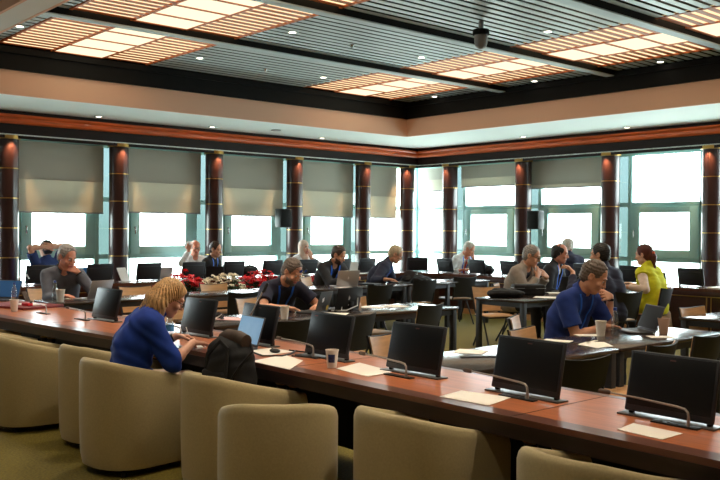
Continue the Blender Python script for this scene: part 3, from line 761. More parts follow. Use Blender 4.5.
ORD = ['first', 'second', 'third', 'fourth', 'fifth', 'sixth', 'seventh', 'eighth', 'ninth', 'tenth', 'eleventh', 'twelfth', 'thirteenth']
def build_furniture():
    build_conference_table()
    # ---- work tables
    WT = [(4.0, 5.6, 3.5, 4.2, 'dark work table with loose papers, directly behind the conference table screens'),
          (5.62, 7.24, 3.5, 4.2, 'dark work table of the man in blue polo shirt'),
          (8.2, 9.8, 3.75, 4.45, 'dark work table across the aisle with one plywood chair at it'),
          (4.05, 5.6, 6.55, 7.3, 'dark work table with a paper cup, before the man with sunglasses'),
          (5.62, 7.22, 6.55, 7.3, 'dark work table carrying chargers, cables and papers'),
          (8.45, 10.0, 6.6, 7.4, 'dark work table carrying the flat black bag and black case'),
          (10.02, 11.6, 6.6, 7.4, 'dark work table where the woman in yellow vest sits'),
          (3.84, 5.3, 9.6, 10.25, 'dark work table of the man in grey shirt'),
          (5.32, 6.9, 9.65, 10.35, 'dark work table in front of the red flowers'),
          (7.0, 8.45, 9.7, 10.4, 'dark work table of the bearded man in blazer'),
          (8.5, 9.5, 9.7, 10.4, 'short dark work table of the grey-haired man in navy jacket'),
          (9.52, 10.5, 9.7, 10.4, 'short dark work table with the rumpled black bag on it'),
          (10.52, 11.6, 9.8, 10.5, 'dark work table with bare shining top near the room corner')]
    for a in WT: work_table(*a)
    # ---- monitors of the conference table
    near = [(3.585, 2.0), (3.555, 2.78), (3.575, 3.62), (3.575, 4.43), (3.6, 5.29), (3.53, 6.02), (3.44, 7.5)]
    labs = ['black desk monitor nearest the camera, at the end of the conference table', 'black desk monitor between the two folded microphones, second from the camera', 'black desk monitor behind the two-page handout, third from the camera', 'black desk monitor behind the printed paper cup', 'black desk monitor beside the upright microphone and black bag', "black desk monitor straight in front of the woman's bottle", 'desk monitor with blue reflection, behind the woman with blond hair']
    PM = Proto(mk_monitor('dark')); PR = Proto(mk_monitor('red'))
    for i, ((x, y), l) in enumerate(zip(near, labs)):
        (PR if i == 3 else PM)((x, y, .75), -PI / 2 + (0, 0, .03, .02, .03, .06, .08)[i], l, 'monitors of the conference table')
    PF = Proto(mk_monitor())
    fl = [(4.02), (4.87), (5.8), (6.63), (7.45), (8.25), (9.07), (9.88), (10.7), (11.35)]
    for i, x in enumerate(fl):
        PF((x, 12.79, .75), PI, 'black monitor seen from behind under the blinds, %s from the room corner' % ORD[len(fl) - 1 - i], 'monitors of the window desks')
    fr = [(12.62, 12.6), (12.79, 11.95), (12.79, 11.1), (12.79, 10.3), (12.79, 9.5), (12.79, 8.65), (12.79, 7.75), (12.79, 6.72), (12.79, 5.6)]
    for i, (x, y) in enumerate(fr):
        PF((x, y, .75), PI / 2 if i else 2.36, 'black monitor seen from behind before the open windows, %s from the corner' % ORD[i], 'monitors of the window desks')
    # ---- microphones
    PK = Proto(mk_mic)
    for (x, y, l, r) in ((3.54, 1.87, 'folded gooseneck microphone nearest the camera', 0), (3.49, 2.70, 'folded gooseneck microphone, second from the camera', 0), (3.47, 3.55, 'folded gooseneck microphone behind the two-page handout', 0), (3.53, 4.49, 'folded gooseneck microphone beside the printed paper cup', 0.03), (3.36, 5.93, "folded gooseneck microphone beside the woman's water bottle", .06), (3.33, 7.62, 'folded gooseneck microphone before the monitor with blue reflection', .1), (3.27, 8.4, 'folded gooseneck microphone beside the dark red folder', .1)):
        PK((x, y, .75), -PI / 2 + r, l, 'gooseneck microphones of the conference table')
    t = thing('gooseneck_microphone', 'gooseneck microphone bent upright beside the black bag', 'microphone', (3.56, 5.44, .75), 0, 'gooseneck microphones of the conference table')
    m = MB(); m.box((0, .06, .004), (.042, .22, .008), None, .002); m.build('button_panel', 'black_plastic', t)
    m = MB(); m.tube([(0, 0, .008), (.01, -.01, .05), (.04, -.04, .12), (.1, -.1, .3), (.13, -.13, .38)], .006, 8); m.build('gooseneck', 'neck', t)
    m = MB(); m.tube([(.13, -.13, .38), (.135, -.135, .385), (.155, -.155, .44), (.157, -.157, .45)], [.006, .013, .014, .008], 10); m.build('mic_head', 'black_plastic', t)
    # ---- tub chairs
    PT = Proto(mk_tub)
    for (x, y, a, l) in ((3.02, 1.96, 0, 'beige tub chair nearest the camera, under the table end'), (3.04, 2.99, 0, 'beige tub chair pushed in before the two-page handout'), (2.65, 3.66, 52, 'beige tub chair turned with its back square to the camera'), (2.92, 4.46, 3, 'beige tub chair pushed in under the black bag'), (2.68, 5.38, 6, 'beige tub chair with the woman in blue blouse seated'), (2.84, 6.12, 8, "beige tub chair just behind the seated woman's chair"), (2.62, 7.0, -5, 'beige tub chair at the frame edge showing its whole round base'), (2.66, 8.05, -5, 'beige tub chair beyond the one with the visible round base, by the red folder')):
        PT((x, y, 0), math.radians(a - 90), l, 'beige tub chairs along the conference table')
    for (x, y, a, l) in ((5.25, 13.42, 100, 'tub chair of the stretching man at the window desk'), (10.22, 13.45, -80, 'tub chair of the woman in white at the window desk'), (13.42, 12.1, -110, 'tub chair of the white-haired man near the room corner'), (13.42, 9.4, 35, 'tub chair of the man in dark jacket facing the windows')):
        PT((x, y, 0), math.radians(a - 90), l, 'tub chairs behind the window desks')
    # ---- black stacking chairs with plywood lining
    PC = Proto(mk_chair)
    for (x, y, a, l) in ((4.63, 3.37, 75, 'black-backed stacking chair between the conference table and the bare work table'), (5.56, 3.41, 95, 'black-backed stacking chair half hidden behind the nearest monitor, opposite the blue polo man'), (6.35, 3.46, 90, 'black-backed stacking chair at the table end by the tan paper cup'),
        (4.46, 4.47, -80, 'stacking chair showing its plywood lining behind the conference table monitors'), (5.58, 4.08, -78, "stacking chair with plywood lining beside the blue polo man's sleeve"), (6.32, 4.72, -60, 'stacking chair under the man in blue polo shirt'),
        (5.22, 6.26, 95, 'black-backed stacking chair with bright plywood seat behind the printed cup'), (4.5, 6.25, 80, 'black-backed stacking chair with curved rim beside the upright microphone'), (6.53, 6.62, 100, 'black-backed stacking chair at the end of the charger table'), (5.58, 7.95, -78, 'stacking chair under the man with sunglasses on head'), (6.53, 7.3, -85, 'stacking chair with plywood lining behind the chargers'), (4.24, 7.2, -80, 'stacking chair with plywood lining behind the second row, by the cable bundle'),
        (8.36, 9.33, 85, 'black-backed stacking chair before the silver laptop'), (9.79, 9.82, 80, 'black-backed stacking chair before the rumpled black bag'), (10.99, 10.03, 75, 'black-backed stacking chair before the bare shining table top'), (9.2, 7.68, -110, 'stacking chair with plywood lining at the far side of the flat bag'), (5.12, 9.54, 95, 'black-backed stacking chair before the table with red flowers behind'), (6.0, 9.25, 85, 'black-backed stacking chair under the flowers, with table legs beside'), (6.53, 10.35, -90, 'stacking chair with plywood lining just below the white flowers'), (5.33, 10.41, -95, "stacking chair with plywood lining beside the blond woman's head"), (4.35, 10.9, -75, 'stacking chair under the man in grey shirt'), (8.78, 11.0, -60, 'stacking chair under the bearded man in blazer'), (9.9, 11.0, -35, 'stacking chair under the grey-haired man in navy jacket'),
        (10.05, 6.36, 75, 'black-backed stacking chair under the man in navy shirt'), (11.13, 6.5, 100, 'black-backed stacking chair under the woman in yellow vest'), (10.0, 8.0, -60, 'stacking chair under the man in beige sweater'), (10.8, 8.02, -60, 'stacking chair under the man with headphones'), (8.52, 4.23, -95, 'stacking chair with plywood lining at the table across the aisle')):
        PC((x, y, 0), math.radians(a - 90), l, 'black stacking chairs at the work tables')
    # ---- flowers along the face of the window desk
    flowers('bushy red flower arrangement rising highest, beside the plywood chair', 6.5, 11.4, .6, .4, .5, .98, 'petal_red', 90, 1)
    flowers('low red flower strip reaching towards the blond woman', 5.95, 11.3, .7, .3, .45, .76, 'petal_red', 70, 2)
    flowers('cream flower arrangement nearest the plywood chair', 7.25, 11.5, .7, .4, .5, .93, 'petal_white', 80, 3)
    flowers('wide red flower arrangement between two cream ones', 8.02, 11.6, .85, .4, .5, .92, 'petal_red', 100, 4)
    flowers('cream flower arrangement next to the man with sunglasses', 8.72, 11.6, .5, .4, .5, .92, 'petal_white', 60, 5)
    flowers('red flower arrangement seen past the shoulder of the man with sunglasses', 9.4, 11.6, .6, .4, .5, .9, 'petal_red', 80, 6)
def build_items():
    # ---- on the conference table
    cup('white paper cup with blue printed square on the conference table', 3.37, 4.1, .7515, print_=True, s=.93)
    cup('white paper cup beside the dark red folder', 3.12, 8.85, .7515, s=1.0)
    sheet('open paper sheet under the black cable, by the black bag', [(3.13, 4.62), (3.12, 4.2), (3.4, 4.43), (3.46, 4.72)])
    sheet('paper sheet half under the black bag', [(3.36, 5.02), (3.34, 4.76), (3.6, 4.8), (3.6, 5.06)])
    sheet('white paper sheet beside the printed paper cup', [(3.36, 4.05), (3.32, 3.71), (3.56, 3.75), (3.63, 4.14)])
    sheet('two-page handout lying before the third monitor', [(3.21, 3.04), (3.23, 2.73), (3.48, 2.79), (3.42, 3.08)])
    sheet('white paper sheet nearest the camera', [(3.27, 2.05), (3.25, 1.83), (3.42, 1.83), (3.43, 2.07)])
    t = thing('leather_folder', 'dark red folder with papers on the conference table', 'folder', (3.38, 9.35, .751), math.radians(15))
    m = MB(); m.box((0, 0, .012), (.5, .75, .024), None, .006); m.build('folder_cover', 'red_leather', t); m = MB(); m.box((.03, -.1, .028), (.2, .28, .006)); m.build('paper_stack', 'paper', t)
    m = MB(); m.box((-.08, -.2, .04), (.06, .12, .03), None, .008); m.build('red_case', 'petal_red', t)
    bottle('clear water bottle behind the cup by the dark red folder', 3.5, 9.93, .7515, False, .22)
    laptop('laptop with pale blue screen beyond the dark red folder', (3.45, 10.25, .7515), 215, .33, .23, 112, 'space_grey', 'screen_blue')
    t = thing('phone_holder', 'brown leaning phone holder by the bottle and folder', 'phone holder', (3.62, 9.9, .7515), .6)
    m = MB(); m.box((0, 0, .06), (.09, .012, .13), rotm(-.5), .004); m.build('holder_back', 'bag_brown', t); m = MB(); m.box((0, -.02, .006), (.09, .08, .012), None, .003); m.build('holder_foot', 'bag_brown', t)
    bottle("clear water bottle with blue label at the woman's elbow", 3.22, 5.85, .7515, True, .22)
    laptop("laptop with light blue screen in front of the woman", (3.36, 5.2, .7515), 176, .33, .22, 108, 'space_grey', 'screen_lit')
    a4("white notebook under the woman's hands", 3.2, 5.42, -70, .7515, 'white_plastic', .15, .21, 'notebook', 'notebook', .012)
    t = thing('computer_mouse', 'small black mouse between the black bag and cable', 'mouse', (3.47, 4.84, .7515)); 
    m = MB(); m.ball((0, 0, .014), .03, 14, (1, 1.6, .5)); m.build('shell', 'black_plastic', t); m = MB(); m.cyl((-.004, .03, .03), (.004, .03, .03), .006, n=10); m.build('scroll_wheel', 'grey_plastic', t)
    m = MB(); m.tube([(3.3, 4.98, .8), (3.33, 4.9, .76), (3.3, 4.74, .757), (3.4, 4.66, .757), (3.5, 4.7, .757), (3.62, 4.8, .757)], .006, 6); tag(m.build('power_cable', 'black_plastic'), 'black cable looping over the paper beside the black bag', 'cable')
    m = MB(); m.tube([(3.45, 4.62, .757), (3.5, 4.5, .757), (3.62, 4.36, .757), (3.66, 4.55, .757), (3.6, 4.85, .757)], .005, 6); tag(m.build('power_cable', 'black_plastic'), 'thin black cable behind the folded microphone near the printed cup', 'cable')
    # black backpack slumped over the table edge
    t = thing('backpack', 'black backpack with a rolled brown flap standing in a tub chair at the conference table', 'backpack', (2.95, 4.6, .465)); t.scale = (1.08, 1.12, 1.18)
    pr = [cap((0, .1, .12), (.01, .09, .3), .1, .08, .05), cap((0, -.1, .12), (.01, -.09, .28), .1, .08, .05), cap((-.06, .07, .1), (-.05, -.07, .1), .07, .07, .04), ell((0, 0, .2), (.12, .17, .19), k=.04), pln((0, 0, .004), (0, 0, -1))]
    blob('bag_body', pr, .008, 'bag_black', t, lambda x, y, z: .005 * np.sin(y * 40 + 3 * np.sin(z * 22)) * np.sin(z * 37 + x * 15))
    m = MB(); m.tube([(.02, .1, .37), (.02, .04, .385), (.02, -.06, .385), (.02, -.14, .375)], [.032, .042, .042, .036], 16); m.build('rolled_flap', 'bag_brown', t)
    m = MB(); m.tube([(-.1, .1, .2), (-.11, .06, .3), (-.06, .0, .37), (-.08, -.1, .34), (-.12, -.14, .2)], .014, 8, flat=.5); m.build('shoulder_strap', 'bag_black', t)
    m = MB(); m.tube([(-.1, -.12, .15), (-.06, -.19, .26), (.02, -.2, .33), (.06, -.12, .36)], .012, 8, flat=.5); m.build('shoulder_strap', 'bag_black', t)
    m = MB(); m.box((-.1, .0, .14), (.05, .22, .16), None, .02, 3); m.build('front_pocket', 'bag_black', t)
    # ---- row nearest the conference table
    cup('white paper cup before the man in blue polo shirt', 6.17, 4.03, .7415, s=1.05)
    bottle('clear water bottle beside the blue polo man\'s cup', 6.3, 3.98, .7415, False, .23)
    laptop('open dark grey laptop facing the man in blue polo', (6.66, 4.02, .7415), 148, .33, .23, 112, 'space_grey', 'screen_off', 'emblem_light')
    cup('tan paper cup standing alone past the dark grey laptop', 6.72, 3.78, .7415, 'cup_tan', s=1.12)
    sheet('crumpled white paper before the blue polo man\'s cup', [(5.56, 3.83), (5.5, 3.62), (5.68, 3.6), (5.84, 3.78), (5.74, 3.88)], .7422)
    a4('paper sheet beside the blue polo man\'s forearm', 5.62, 4.06, 20, .7422, w=.12, h=.22)
    a4('folded sheet under the blue polo man\'s hand', 6.12, 4.12, 60, .7422, w=.12, h=.2)
    a4('dark flat phone beyond the dark grey laptop', 6.96, 4.06, 40, .7422, 'black_plastic', .075, .15, 'phone', 'phone', .009)
    a4('narrow grey sheet before the forearm of the blue polo man', 5.78, 3.86, 10, .7422, 'paper', .2, .03)
    a4('white leaflet on the bluish table behind the third monitor', 4.62, 4.08, 25, .7422, w=.2, h=.22)
    a4('small card on the bluish table behind the second monitor', 5.08, 3.98, 15, .7422, w=.14, h=.1)
    m = MB(); m.tube([(4.35, 3.93, .745), (4.5, 3.85, .745), (4.62, 3.72, .745), (4.75, 3.8, .745)], .006, 6); tag(m.build('power_cable', 'black_plastic'), 'thin dark cable lying on the bluish table below the leaflet', 'cable')
    a4('pale leaflet next to the tan paper cup', 6.5, 3.68, 50, .7422, w=.14, h=.2)
    # ---- second row
    cup('paper cup in front of the man with sunglasses', 4.9, 6.68, .7415, s=1.05)
    laptop('black laptop with yellow sticker before the man with sunglasses', (5.5, 7.02, .7415), 118, .33, .22, 106, 'lap_black', 'screen_off', None, True)
    laptop('larger black laptop standing behind the one with yellow sticker', (5.93, 7.1, .7415), 95, .36, .24, 104, 'lap_black', 'screen_off', 'emblem_light')
    t = thing('phone_charger', 'black charger with white coiled cables on the second-row table', 'charger', (5.98, 6.97, .7415)); 
    m = MB(); m.box((0, 0, .05), (.05, .05, .1), None, .006); m.build('charger_block', 'black_plastic', t)
    m = MB(); m.tube([(0, 0, .1), (.0, .02, .16), (.06, .02, .19), (.1, .0, .14), (.07, -.03, .05), (-.1, -.05, .01), (-.2, -.02, .008)], .007, 6); m.build('white_cable', 'white_plastic', t)
    m = MB(); m.tube([(-.02, 0, .06), (-.1, .02, .06), (-.16, -.04, .01), (-.24, .03, .01)], .006, 6); m.build('white_cable', 'white_plastic', t)
    t = thing('book_pile', 'small tan block of books beside the charger', 'books', (6.14, 7.12, .7415), .3); m = MB(); m.box((0, 0, .03), (.16, .12, .058), None, .004); m.build('book_cover', 'tan_wood', t); m = MB(); m.box((0, .002, .03), (.164, .1, .05)); m.build('pages', 'paper', t)
    for i, (x, y, d, l) in enumerate(((6.42, 7.1, 20, 'white papers fanned on the second-row table past the book block'), (6.72, 7.05, -15, 'white paper near the end of the second-row table'), (5.6, 6.8, 40, 'white paper beside the sticker laptop'))): a4(l, x, y, d, .7422, w=.22, h=.3)
    a4('pinkish papers beside the upright microphone head', 4.5, 6.98, 30, .7422, 'paper_pink', .24, .32, th=.004)
    t = thing('cable_bundle', 'dark tangle of cables on the second row near the blond woman\'s screen', 'cables', (4.36, 7.05, .7415)); rnd = random.Random(3)
    for k in range(5):
        m = MB(); m.tube([(.07 * math.cos(a + k) * (1 + .2 * math.sin(3 * a)), .07 * math.sin(a + k), .03 + .025 * math.sin(2 * a + k * 1.3)) for a in np.linspace(0, 5.8, 18)], .008, 6); m.build('loop', 'black_plastic' if k < 4 else 'paper', t)
    # flat black bag and case on the aisle table
    t = thing('shoulder_bag', 'flat black bag lying on the table by the aisle', 'bag', (8.78, 7.15, .742), -.5)
    blob('bag_body', [cap((-.2, 0, .045), (.2, 0, .04), .05, .04, .03), cap((-.12, .05, .06), (.1, .03, .06), .06, .05, .03), ell((0, 0, .05), (.26, .13, .05))], .012, 'bag_black', t, lambda x, y, z: .004 * np.sin(x * 50) * np.sin(y * 40 + z * 60))
    m = MB(); m.tube([(-.2, -.05, .08), (-.05, -.13, .09), (.12, -.12, .08), (.2, -.04, .07)], .01, 6, flat=.5); m.build('strap', 'bag_black', t)
    t = thing('equipment_case', 'black rectangular case before the man in beige sweater', 'case', (9.3, 7.2, .742), -.7); m = MB(); m.box((0, 0, .075), (.42, .26, .145), None, .03, 3); m.build('case_body', 'bag_black', t); m = MB(); m.tube([(-.1, -.135, .08), (-.06, -.15, .1), (.06, -.15, .1), (.1, -.135, .08)], .008, 6); m.build('handle', 'bag_black', t); m = MB(); m.box((0, 0, .1), (.422, .262, .006)); m.build('zip', 'grey_plastic', t)
    a4('white papers before the black case', 9.2, 6.82, 30, .7422, w=.3, h=.32); a4('closed notebook beside the black case', 9.86, 7.12, 50, .7422, 'paper', .2, .26, 'notebook', 'notebook', .014); a4('dark tablet lying before the man with headphones', 9.78, 7.3, 60, .7422, 'black_plastic', .18, .24, 'tablet', 'tablet', .01)
    laptop('dark laptop with raised lid before the man with headphones', (10.2, 7.22, .7415), 62, .36, .24, 112, 'lap_black', 'screen_off')
    # ---- third row
    cup('paper cup before the man in grey shirt', 3.98, 9.8, .7415, s=1.2); bottle('clear water bottle beside the grey-shirted man\'s cup', 4.02, 10.06, .7415, False, .23)
    laptop('silver laptop with fruit emblem before the man in grey shirt', (4.42, 9.95, .7415), 108, .34, .24, 112, 'silver', 'screen_off', 'emblem_dark')
    a4('white papers under the grey-shirted man\'s forearm', 4.3, 10.1, 40, .7422, w=.2, h=.28)
    a4('white paper on the table before the red flowers', 5.6, 10.0, 80, .7422, w=.2, h=.28)
    laptop('silver grey laptop before the bearded man in blazer', (8.42, 9.98, .7415), 75, .36, .25, 108, 'silver', 'screen_off', 'emblem_light')
    a4('white papers beside the silver grey laptop', 8.28, 9.82, 10, .7422, w=.3, h=.12); a4('black folder under the navy-jacketed man\'s hand', 9.05, 10.1, 20, .7422, 'black_plastic', .25, .3, 'folder', 'folder', .02)
    laptop('dark laptop tilted before the grey-haired man in navy', (9.75, 10.15, .7415), 170, .33, .23, 130, 'lap_black', 'screen_off')
    t = thing('soft_bag', 'rumpled black bag on the short third-row table', 'bag', (10.05, 10.05, .742), -.4); blob('bag_body', [ell((0, 0, .05), (.25, .15, .06)), cap((-.15, 0, .06), (.05, .02, .08), .06, .05, .04), cap((.05, 0, .06), (.2, -.04, .04), .05, .03, .04)], .012, 'bag_black', t, lambda x, y, z: .008 * np.sin(x * 45 + y * 20) * np.sin(y * 40 + z * 60))
    m = MB(); m.tube([(-.1, 0, .12), (-.03, .03, .16), (.05, .02, .13)], .008, 6); m.build('strap', 'bag_black', t)
    # ---- window desks
    a4('open notebook with a pen on the desk by the last casement', 12.88, 6.25, 80, .752, 'paper', .3, .42, 'notebook', 'notebook', .012)
    laptop('small open laptop on the window desk behind the yellow vest', (12.95, 7.35, .7515), 10, .28, .2, 110, 'lap_black', 'screen_blue')
    a4('white papers on the window desk beside the largest monitor', 12.8, 7.15, 20, .752, w=.25, h=.34)
    bottle('clear bottle on the window desk beside the yellow vest', 12.7, 7.98, .7515, False, .22)
    t = thing('soft_bag', 'dark blue bag on the window desk past the white-haired man', 'bag', (12.9, 11.0, .752), 1.2); blob('bag_body', [ell((0, 0, .08), (.22, .14, .1)), cap((-.12, 0, .1), (.12, .02, .08), .08, .07, .04)], .012, 'bag_black', t, lambda x, y, z: .006 * np.sin(x * 45 + y * 20) * np.sin(y * 40 + z * 60)); m = MB(); m.tube([(-.1, 0, .16), (0, .03, .21), (.1, 0, .15)], .01, 6); m.build('strap', 'bag_black', t)
    t = thing('soft_bag', 'black bag on the window desk beside the man in black jacket', 'bag', (8.72, 12.95, .752), .3); blob('bag_body', [ell((0, 0, .09), (.2, .13, .11)), cap((-.1, 0, .1), (.12, .02, .07), .07, .06, .04)], .012, 'bag_black', t, lambda x, y, z: .006 * np.sin(x * 45 + y * 20) * np.sin(y * 40 + z * 60)); m = MB(); m.tube([(-.1, 0, .17), (0, .03, .22), (.1, 0, .16)], .01, 6); m.build('strap', 'bag_black', t)
    laptop('open laptop with pale screen beside the man in black jacket', (7.95, 12.9, .7515), 60, .3, .21, 112, 'lap_black', 'screen_off')
    t = thing('document_stand', 'white document stand leaning on the window desk beside a column', 'document stand', (6.22, 12.75, .7515), .4); m = MB(); m.box((0, .03, .11), (.2, .01, .24), rotm(-.45), .003); m.build('stand_back', 'white_plastic', t); m = MB(); m.box((0, -.02, .005), (.2, .12, .01), None, .003); m.build('stand_foot', 'white_plastic', t)
    t = thing('document_stand', 'white document stand leaning beside the monitor under the last blind', 'document stand', (11.05, 12.8, .7515), -.4); m = MB(); m.box((0, .03, .11), (.24, .01, .24), rotm(-.45), .003); m.build('stand_back', 'white_plastic', t); m = MB(); m.box((0, -.02, .005), (.24, .12, .01), None, .003); m.build('stand_foot', 'white_plastic', t)
    laptop('light blue laptop lid behind the man in grey shirt', (5.62, 13.0, .7515), 90, .33, .23, 105, 'screen_blue', 'screen_off')
    for (x, y, l) in ((7.05, 12.8, 'white papers on the window desk beside the third monitor gap'), (5.3, 12.7, 'white papers on the window desk beside the grey-shirted man'), (4.4, 12.75, 'white papers on the window desk at its open end'), (7.1, 13.0, 'loose papers behind the white ones on the window desk'), (11.0, 12.65, 'white paper under the leaning stand')): a4(l, x, y, 15 * x, .752, w=.3, h=.4, th=.003)
    laptop('small pale screen on the window desk near the man with glasses', (7.0, 13.02, .7515), 90, .28, .2, 105, 'silver', 'screen_lit')
    t = thing('table_lamp', 'small white curved gooseneck microphone at the open end of the window desk', 'lamp', (4.5, 12.62, .7515)); m = MB(); m.tube([(0, 0, 0), (0, 0, .09), (.05, 0, .15), (.13, .02, .16), (.17, .02, .1)], .01, 8); m.build('mic_neck', 'white_plastic', t); m = MB(); m.lathe([(.05, 0), (.05, .012), (.01, .016)], n=16); m.build('mic_base', 'white_plastic', t)  # white gooseneck microphone on the window desk, gives no light
    t = thing('backpack', 'tan backpack standing on the floor against the window desk', 'backpack', (11.95, 6.72, 0), -1.2)
    blob('bag_body', [cap((0, 0, .13), (0, 0, .36), .13, .1, .04), ell((0, -.08, .16), (.11, .07, .13)), pln((0, 0, .003), (0, 0, -1))], .012, 'bag_tan', t); m = MB(); m.box((0, -.15, .16), (.15, .02, .16), None, .009); m.build('front_pocket', 'bag_tan', t); m = MB(); m.tube([(-.05, 0, .45), (-.03, .02, .5), (.03, .02, .5), (.05, 0, .45)], .01, 6); m.build('top_handle', 'bag_tan', t)
    a4('small white card on the short third-row table', 10.3, 9.85, 30, .7422, w=.1, h=.14)
# ---------------------------------------------------------------- people
def nrm(v): v = np.array(v, float); return v / np.linalg.norm(v)
def rotz(a): c, s = math.cos(a), math.sin(a); return np.array(((c, -s, 0), (s, c, 0), (0, 0, 1)))
def rotx(a): c, s = math.cos(a), math.sin(a); return np.array(((1, 0, 0), (0, c, -s), (0, s, c)))
def roty(a): c, s = math.cos(a), math.sin(a); return np.array(((c, 0, s), (0, 1, 0), (-s, 0, c)))
def rodr(v, ax, a): ax = nrm(ax); v = np.array(v, float); return v * math.cos(a) + np.cross(ax, v) * math.sin(a) + ax * (ax @ v) * (1 - math.cos(a))

SKIN = {}
def skin_mats(k):
    if k not in SKIN:
        c = {'fair': (226, 172, 146), 'tan': (216, 158, 126), 'red': (218, 148, 122)}[k]
        SKIN[k] = mat('skin_' + k, c, .55, noise=.06, scale=30)
    return [SKIN[k], M['eye_white'], M['iris'], M['lip']]

def hand(pr, W, d, n, curl, side, s):
    """W wrist, d finger direction, n back-of-hand direction, side +1 right / -1 left"""
    d = nrm(d); n = nrm(np.array(n, float) - d * (np.array(n) @ d)); w = np.cross(d, n) * side      # index -> little finger
    L = [.040, .044, .041, .033]; kn = [W + d * (.083 - .004 * abs(i - 1)) * s + w * (-.032 + .021 * i) * s for i in range(4)]
    for i in range(4): pr.append(cap(W + w * (-.016 + .010 * i) * s + d * .012 * s, kn[i], .0155 * s, .0125 * s, .012))
    for i in range(4):
        p = kn[i]; dd = d; sp = (i - 1.5) * .07
        dd = rodr(dd, n, -sp * side)
        for j, (l, r0, r1) in enumerate(((L[i], .0098, .0090), (L[i] * .64, .0090, .0082), (L[i] * .5, .0082, .0070))):
            dd = rodr(dd, w * side, -curl * (.75, 1.05, .8)[j]) if True else dd
            q = p + dd * l * s; pr.append(cap(p, q, r0 * s, r1 * s, .003)); p = q
    td = nrm(d * .62 - w * .72 - n * .32); p = W + d * .022 * s - w * .018 * s
    q = p + td * .046 * s; pr.append(cap(p, q, .0145 * s, .0115 * s, .010)); td2 = nrm(d * .92 - w * .25 - n * (.25 + .3 * curl)); q2 = q + td2 * .034 * s; pr.append(cap(q, q2, .0112 * s, .0100 * s, .003)); q3 = q2 + nrm(td2 - n * .2 * curl + w * .1) * .026 * s; pr.append(cap(q2, q3, .0098 * s, .0080 * s, .003))

def ik(S, W, a, b, pole):
    v = W - S; d = np.linalg.norm(v)
    if d > (a + b) * .995: W = S + v / d * (a + b) * .995; v = W - S; d = np.linalg.norm(v)
    x = (a * a - b * b + d * d) / (2 * d); y = math.sqrt(max(1e-6, a * a - x * x)); u = v / d
    p = np.array(pole, float); p = nrm(p - u * (p @ u)); return S + u * x + p * y, W

